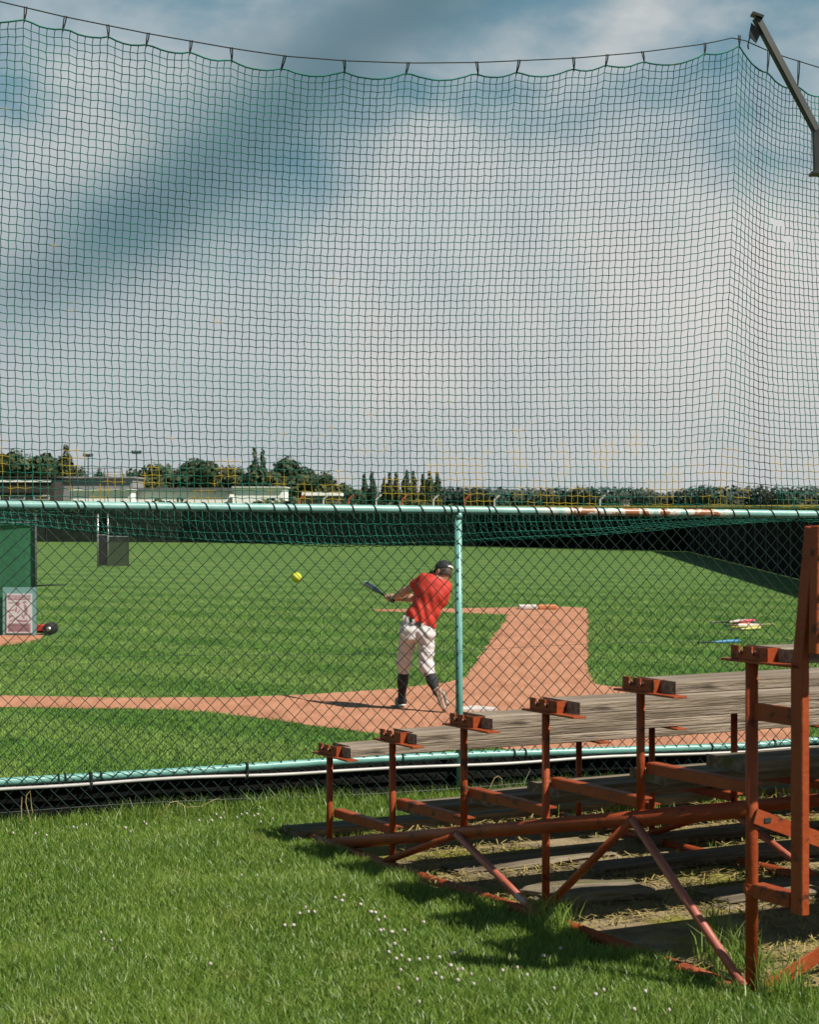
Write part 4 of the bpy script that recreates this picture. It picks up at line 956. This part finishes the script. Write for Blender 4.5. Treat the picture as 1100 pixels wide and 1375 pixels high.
# ------------------------------------------------------------------ the batter
class SDF:
    def __init__(self, lo, hi, h):
        self.lo = np.array(lo, float); self.h = h; self.n = np.ceil((np.array(hi)-lo)/h).astype(int)+1; self.F = np.full(self.n, 0.25, np.float32)
    def _win(self, lo, hi, pad=0.10):
        a = np.clip(np.floor((np.array(lo)-pad-self.lo)/self.h).astype(int),0,self.n-1); b = np.clip(np.ceil((np.array(hi)+pad-self.lo)/self.h).astype(int)+1,1,self.n)
        sl_ = tuple(slice(x,y) for x,y in zip(a,b)); g = np.meshgrid(*[self.lo[i]+self.h*np.arange(a[i],b[i]) for i in range(3)], indexing='ij'); return sl_, np.stack(g,-1)
    def _put(self, sl_, d, k):
        f = self.F[sl_]
        if k > 0:
            hh = np.clip(0.5+0.5*(f-d)/k,0,1); self.F[sl_] = (f*(1-hh)+d*hh-k*hh*(1-hh)).astype(np.float32)
        else: self.F[sl_] = np.minimum(f,d)
    def cone(self, a, b, ra, rb, k=0.03):
        a = np.array(a,float); b = np.array(b,float); r = max(ra,rb); sl_, g = self._win(np.minimum(a,b)-r, np.maximum(a,b)+r)
        ab = b-a; t = np.clip(((g-a)@ab)/(ab@ab),0,1); d = np.linalg.norm(g-(a+t[...,None]*ab),axis=-1)-(ra+(rb-ra)*t); self._put(sl_,d,k)
    def ell(self, c, r, axes=None, k=0.04):
        c = np.array(c,float); r = np.array(r,float); A = np.eye(3) if axes is None else np.array(axes,float); sl_, g = self._win(c-r.max(), c+r.max())
        q = (g-c)@A.T; k0 = np.linalg.norm(q/r,axis=-1); k1 = np.linalg.norm(q/(r*r),axis=-1)+1e-9; self._put(sl_, k0*(k0-1)/k1, k)
    def cut(self, p, n):                                              # keep the side the normal points away from
        g = np.stack(np.meshgrid(*[self.lo[i]+self.h*np.arange(self.n[i]) for i in range(3)], indexing='ij'),-1); n = np.array(n,float); n /= np.linalg.norm(n)
        self.F = np.maximum(self.F, ((g-np.array(p))@n).astype(np.float32))
    def grid(self): return np.stack(np.meshgrid(*[self.lo[i]+self.h*np.arange(self.n[i]) for i in range(3)], indexing='ij'),-1)
    def mesh(self, name, m):
        F_ = self.F; S = F_ < 0; nx,ny,nz = F_.shape; acc = np.zeros((nx-1,ny-1,nz-1,3)); cnt_ = np.zeros((nx-1,ny-1,nz-1))
        cs = [(i,j,k) for i in (0,1) for j in (0,1) for k in (0,1)]
        sub = lambda A,c: A[c[0]:nx-1+c[0], c[1]:ny-1+c[1], c[2]:nz-1+c[2]]
        for c in cs:
            for ax in range(3):
                if c[ax]: continue
                c2 = list(c); c2[ax] = 1; fa, fb_ = sub(F_,c), sub(F_,c2); x = (fa < 0) != (fb_ < 0); t = np.where(x, fa/(fa-fb_+1e-12), 0)
                for q in range(3): acc[...,q] += np.where(x, c[q]+(t if q == ax else 0), 0)
                cnt_ += x
        act = cnt_ > 0; idx = np.full(act.shape,-1); idx[act] = np.arange(act.sum()); w = np.argwhere(act)
        V = self.lo+self.h*(w+acc[act]/cnt_[act][:,None]); Q = []
        for ax in range(3):
            o1, o2 = (ax+1)%3, (ax+2)%3
            A = np.moveaxis(S,(ax,o1,o2),(0,1,2)); I = np.moveaxis(idx,(ax,o1,o2),(0,1,2))
            x = A[:-1,1:-1,1:-1] != A[1:,1:-1,1:-1]; e = np.argwhere(x); sg = A[:-1,1:-1,1:-1][x]
            i,j,k_ = e[:,0], e[:,1], e[:,2]; q = np.stack([I[i,j,k_],I[i,j+1,k_],I[i,j+1,k_+1],I[i,j,k_+1]],1)
            q[~sg] = q[~sg][:,::-1]; Q.append(q)
        Q = np.concatenate(Q); Q = Q[(Q >= 0).all(1)]
        me = fast_mesh(name, V, Q.ravel(), np.full(len(Q),4), m, True); return me

def batter():
    org = Vector(((568-550)*21/F, 21.0, FZ+0.004))
    man = thing('person', 'batter in red shirt, white trousers and black cap swinging a bat, back turned', 'person', org)
    A = np.array
    hipc = A((-0.055,0.0,0.90)); lh = A((-0.145,0.015,0.86)); rh = A((0.03,-0.01,0.86))
    lk = A((-0.205,0.14,0.50)); la = A((-0.232,0.235,0.10)); lt = A((-0.275,0.44,0.045))
    rk = A((0.035,-0.06,0.49)); ra = A((0.145,-0.20,0.215)); rhl = A((0.182,-0.235,0.225)); rt = A((0.232,-0.305,0.035))
    ch = A((0.105,0.02,1.27)); ls_ = A((0.025,0.06,1.40)); rs = A((0.225,0.06,1.345)); nk = A((0.165,0.05,1.43)); hd = A((0.222,0.075,1.495))
    lel = A((-0.178,0.20,1.285)); lw = A((-0.325,0.33,1.195)); rel = A((-0.045,0.30,1.20)); rw = A((-0.315,0.375,1.185))
    up = (ch-hipc)/np.linalg.norm(ch-hipc); sh = (rs-ls_); sh -= up*(sh@up); sh /= np.linalg.norm(sh); fw = np.cross(up, sh); TA = A((sh, fw, up))
    hf = A((-0.72,0.66,-0.22)); hf /= np.linalg.norm(hf); hu = A((0.30,0.10,0.95)); hu -= hf*(hu@hf); hu /= np.linalg.norm(hu); hr = np.cross(hf,hu); HA = A((hr,hf,hu))
    lo, hi = (-0.60,-0.50,-0.03), (0.50,0.75,1.68)
    # bat axis
    b0 = A((-0.352,0.365,1.178)); bd = A((-0.234,0.55,0.120)); bd /= np.linalg.norm(bd)
    # --- body, one continuous skin
    S = SDF(lo, hi, 0.0065)
    S.ell(hipc, (0.165,0.115,0.13), TA); S.ell((hipc+ch)/2, (0.145,0.10,0.17), TA); S.ell(ch, (0.175,0.115,0.18), TA); S.cone(ls_,rs,0.06,0.06)
    S.cone(nk-up*0.05, hd-hu*0.05, 0.06,0.052)
    for a,b_,c,r in ((lh,lk,la,(0.085,0.058,0.036)),(rh,rk,ra,(0.085,0.058,0.036))): S.cone(a,b_,r[0],r[1]); S.cone(b_,b_*0.6+c*0.4,r[1]*0.95,r[1]*0.88); S.cone(b_*0.6+c*0.4,c,r[1]*0.88,r[2])
    S.cone(la,lt,0.034,0.03); S.cone(rhl,rt,0.034,0.03); S.cone(ra,rhl,0.036,0.034)
    for a,b_,c in ((ls_,lel,lw),(rs,rel,rw)): S.cone(a,b_,0.052,0.040); S.cone(b_,b_*0.65+c*0.35,0.040,0.041); S.cone(b_*0.65+c*0.35,c,0.041,0.026)
    # head with face
    S.ell(hd, (0.076,0.095,0.112), HA, 0.03); S.ell(hd+hf*0.03-hu*0.055, (0.056,0.062,0.056), HA, 0.03)
    S.cone(hd+hf*0.09+hu*0.005, hd+hf*0.112-hu*0.028, 0.010,0.016, 0.012)
    for q in (-1,1): S.ell(hd+hr*0.078*q-hf*0.005-hu*0.012, (0.012,0.022,0.034), HA, 0.006); S.ell(hd+hf*0.088+hr*0.032*q+hu*0.012, (0.014,0.01,0.009), HA, 0.006)
    S.ell(hd+hf*0.09-hu*0.056, (0.026,0.012,0.008), HA, 0.006)
    # hands closed round the bat: palm, four fingers, thumb
    e1 = np.cross(bd, A((0,0,1.0))); e1 /= np.linalg.norm(e1); e2 = np.cross(e1, bd)
    for wrist, off, sg in ((lw, 0.0, 1), (rw, 0.088, -1)):
        c = b0+bd*off; tow = wrist-c; tow -= bd*(tow@bd); tow /= np.linalg.norm(tow); oth = np.cross(bd, tow)*sg
        S.ell(c+tow*0.034, (0.042,0.022,0.034), A((bd,tow,np.cross(bd,tow))), 0.012); S.cone(wrist, c+tow*0.040, 0.026,0.026, 0.02)
        for f in range(4):
            o_ = c+bd*(-0.031+0.0205*f); R_ = 0.0235; Ln = (4.4,4.9,4.7,3.9)[f]; prev = None
            for st in range(5):
                an = 0.5+Ln*st/4*0.85; q = o_+tow*math.cos(an)*R_+oth*math.sin(an)*R_
                if prev is not None: S.cone(prev,q,0.0092,0.0088,0.002)
                prev = q
        t0 = c+tow*0.03+bd*0.036; t1 = c+bd*0.046-oth*0.022+tow*0.008; t2 = c+bd*0.038-oth*0.012-tow*0.022
        S.cone(t0,t1,0.011,0.010,0.008); S.cone(t1,t2,0.010,0.0085,0.004)
    link('body', S.mesh('body', M['skin']), man)
    # --- shirt
    S = SDF((-0.35,-0.25,0.80),(0.42,0.35,1.52),0.0075)
    S.ell(hipc+up*0.07, (0.178,0.128,0.13), TA, 0.05); S.ell((hipc+ch)/2, (0.168,0.125,0.19), TA, 0.05); S.ell(ch, (0.196,0.138,0.195), TA, 0.05); S.cone(ls_,rs,0.078,0.078,0.05)
    S.cone(nk-up*0.03, nk+up*0.02,0.07,0.062,0.03)
    le = ls_+(lel-ls_)*0.62; re = rs+(rel-rs)*0.6; S.cone(ls_,le,0.075,0.066,0.03); S.cone(rs,re,0.075,0.066,0.03)
    g = S.grid(); q = g-hipc; tv = q@up; sv_ = q@sh
    wr = 0.007*np.sin(tv*46+sv_*38+2.0*np.sin(sv_*14))*np.clip(1.2-tv*2.2,0.15,1)+0.004*np.sin(tv*22-sv_*52+1)+0.003*np.sin(g[...,1]*60+tv*30)
    S.F += wr.astype(np.float32)
    hem = hipc+up*0.015; S.cut(hem+up*0.01*0, -(up+sh*0.16)); S.cut(le, lel-ls_) if False else None
    # sleeve ends
    for e_, a_, b_ in ((le,ls_,lel),(re,rs,rel)):
        n_ = (b_-a_)/np.linalg.norm(b_-a_); m_ = ((g-e_)@n_ > 0) & (np.linalg.norm(g-e_,axis=-1) < 0.13) & (((g-hipc)@sh < (a_-hipc)@sh-0.07) if a_ is ls_ else ((g-hipc)@fw > 0.16))
        S.F = np.where(m_, np.maximum(S.F, ((g-e_)@n_).astype(np.float32)), S.F)
    S.cut(nk+up*0.012, up*0.9-fw*0.15)
    link('shirt', S.mesh('shirt', M['shirt']), man)
    # --- trousers
    S = SDF((-0.42,-0.35,0.28),(0.28,0.40,1.08),0.0075)
    S.ell(hipc, (0.178,0.125,0.14), TA, 0.04); S.ell(hipc+A((-0.085,-0.06,-0.07)),(0.10,0.085,0.11),None,0.03); S.ell(hipc+A((0.085,-0.07,-0.07)),(0.10,0.085,0.11),None,0.03)
    lm = lk*0.72+la*0.28; rm = rk*0.58+ra*0.42
    S.cone(lh,lk,0.108,0.076,0.035); S.cone(lk,lm,0.076,0.064,0.03); S.cone(rh,rk,0.108,0.078,0.035); S.cone(rk,rm,0.078,0.062,0.03)
    g = S.grid(); S.F += (0.005*np.sin(g[...,2]*62+g[...,0]*40+2*np.sin(g[...,0]*25))+0.004*np.sin(g[...,2]*30-g[...,0]*60+g[...,1]*25)).astype(np.float32)*np.clip(1.5-abs(g[...,2]-0.5)*1.5,0.5,1).astype(np.float32)
    S.cut(hipc+up*0.045, up)
    for e_, a_ in ((lm,lk),(rm,rk)):
        n_ = (e_-a_)/np.linalg.norm(e_-a_); m_ = ((g-e_)@n_ > -0.03) & (np.linalg.norm(g-e_,axis=-1) < 0.15); S.F = np.where(m_, np.maximum(S.F, ((g-e_)@n_).astype(np.float32)), S.F)
    tro = link('trousers', S.mesh('trousers', M['pants']), man)
    # belt with loops
    bt = []
    bc = hipc+up*0.032
    for a in np.linspace(0,2*math.pi,33): bt.append(Vector(bc+sh*0.182*math.cos(a)+fw*0.131*math.sin(a)))
    b = MB(); 
    for i in range(32):
        p0,p1 = bt[i],bt[i+1]; u_ = Vector(up)*0.02; b.add([p0-u_,p1-u_,p1+u_,p0+u_],[(0,1,2,3)])
    b.build('belt', M['black_cloth'], man)
    lp = MB()
    for a in (-2.4,-1.95,-1.35,-0.8,-2.75): 
        p = Vector(bc+sh*0.185*math.cos(a)+fw*0.134*math.sin(a)); lp.box(p,(0.016,0.006,0.026))
    lp.build('belt_loops', M['pants'], tro)
    # --- socks
    for a_, k_, ank in ((lm,lk,la),(rm,rk,ra)):
        S = SDF(np.minimum(a_,ank)-0.12, np.maximum(a_,ank)+0.12, 0.007); c_ = a_*0.65+ank*0.35
        S.cone(a_+(k_-a_)*0.45,c_,0.060,0.060,0.02); S.cone(c_,ank,0.057,0.040,0.02); link('sock', S.mesh('sock', M['black_cloth']), man)
    # --- shoes
    def shoe(heel, toe, ank, solen, mat_sole):
        f = toe-heel; L_ = np.linalg.norm(f); f /= L_; n_ = A(solen,); n_ = n_-f*(n_@f); n_ /= np.linalg.norm(n_); s_ = np.cross(f,n_)
        S = SDF(np.minimum(np.minimum(heel,toe),ank)-0.13, np.maximum(np.maximum(heel,toe),ank)+0.13, 0.0065)
        S.ell(heel+f*0.03-n_*0.0,(0.052,0.041,0.046),A((f,s_,n_)),0.03); S.ell(heel+f*L_*0.72,(0.085,0.050,0.036),A((f,s_,n_)),0.04); S.cone(heel+f*0.03,heel+f*L_*0.7,0.040,0.042,0.03); S.cone(heel+f*0.045,ank,0.046,0.045,0.03)
        S.cut(heel+n_*0.030, n_)
        up_ = link('shoe', S.mesh('shoe', M['shoe']), man)
        S2 = SDF(np.minimum(heel,toe)-0.12, np.maximum(heel,toe)+0.12, 0.0065)
        S2.ell(heel+f*0.035,(0.062,0.045,0.30),A((f,s_,n_)),0.02); S2.ell(heel+f*L_*0.70,(0.105,0.055,0.30),A((f,s_,n_)),0.02); S2.cut(heel+n_*0.044,n_); S2.cut(heel+n_*0.024,-n_)
        so = link('sole', S2.mesh('sole', mat_sole), up_)
        st = MB()
        for q in range(9):
            p = heel+f*(0.0+L_*q/8.5)+n_*0.046; 
            for w in (-0.028,0.028): st.box(Vector(p+s_*w),(0.007,0.007,0.007))
        link('studs', st.mesh('studs', mat_sole), up_)
        return up_
    shoe(A((-0.222,0.215,0.062)), A((-0.268,0.445,0.060)), la, (0,0,-1), M['white_trim'])
    shoe(rhl+A((0,0.02,0)), rt+A((0,0.03,0.03)), ra, (0.10,-0.95,-0.35), M['sole'])
    # --- cap and hair
    S = SDF(hd-0.2, hd+0.2, 0.006); S.ell(hd+hu*0.012-hf*0.004,(0.090,0.109,0.116),HA,0.01); S.cut(hd+hu*0.008, -(hu+hf*0.12)); cap = link('cap', S.mesh('cap', M['black_cloth']), man)
    vs = []; n = 14
    for i in range(n+1):
        a = -1.0+2.0*i/n
        for dz in (0,1):
            for rad in (0,1):
                p = hd+hu*(0.022-0.012*dz)+hf*((0.100*math.cos(a)) + rad*0.075*math.cos(a*0.9))+hr*(0.092*math.sin(a)+rad*0.02*math.sin(a))-hu*(0.012*rad+0.012*a*a); vs.append(p)
    fs = []
    for i in range(n):
        o = i*4; fs += [(o,o+1,o+5,o+4),(o+2,o+6,o+7,o+3),(o+1,o+3,o+7,o+5)]
    MB().add(vs,fs).build('brim', M['black_cloth'], cap)
    st = MB(); q = []
    for a in np.linspace(2.4,3.6,9):
        q.append(Vector(hd+hu*0.034+hf*0.116*math.cos(a)+hr*0.094*math.sin(a)))
    st = MB()
    for i in range(8):
        u_ = Vector(hu)*0.010; st.add([q[i]-u_,q[i+1]-u_,q[i+1]+u_,q[i]+u_],[(0,1,2,3)])
    st.build('cap_print', M['white_trim'], cap)
    S = SDF(hd-0.2, hd+0.2, 0.006); S.ell(hd-hu*0.006-hf*0.008,(0.083,0.098,0.108),HA,0.01); S.cut(hd+hf*0.012,hf); S.cut(hd-hu*0.062,-hu); S.cut(hd+hu*0.02,hu); link('hair', S.mesh('hair', M['hair']), man)
    # --- the bat he holds, a thing of its own
    a = Vector(b0-bd*0.075); e = a+Vector(bd)*0.84
    r = thing('swung_bat', 'dark blue-black bat with a shiny tip gripped in the hands of the batter', 'bat', org+a)
    bd_ = e-a
    MB().lathe((0,0,0),bd_,[(0,0.0),(0.004,0.023),(0.018,0.023),(0.03,0.0125),(0.33,0.0130)]).build('grip', M['black_cloth'], r, True)
    MB().lathe((0,0,0),bd_,[(0.33,0.0130),(0.45,0.017),(0.62,0.030),(0.95,0.031)]).build('barrel', M['bat_blue'], r, True)
    MB().lathe((0,0,0),bd_,[(0.95,0.031),(0.985,0.028),(1.0,0.012),(1.001,0.0)]).build('end_cap', mat('bat_cap_grey',(0.42,0.45,0.46),rough=0.25), r, True)
batter()
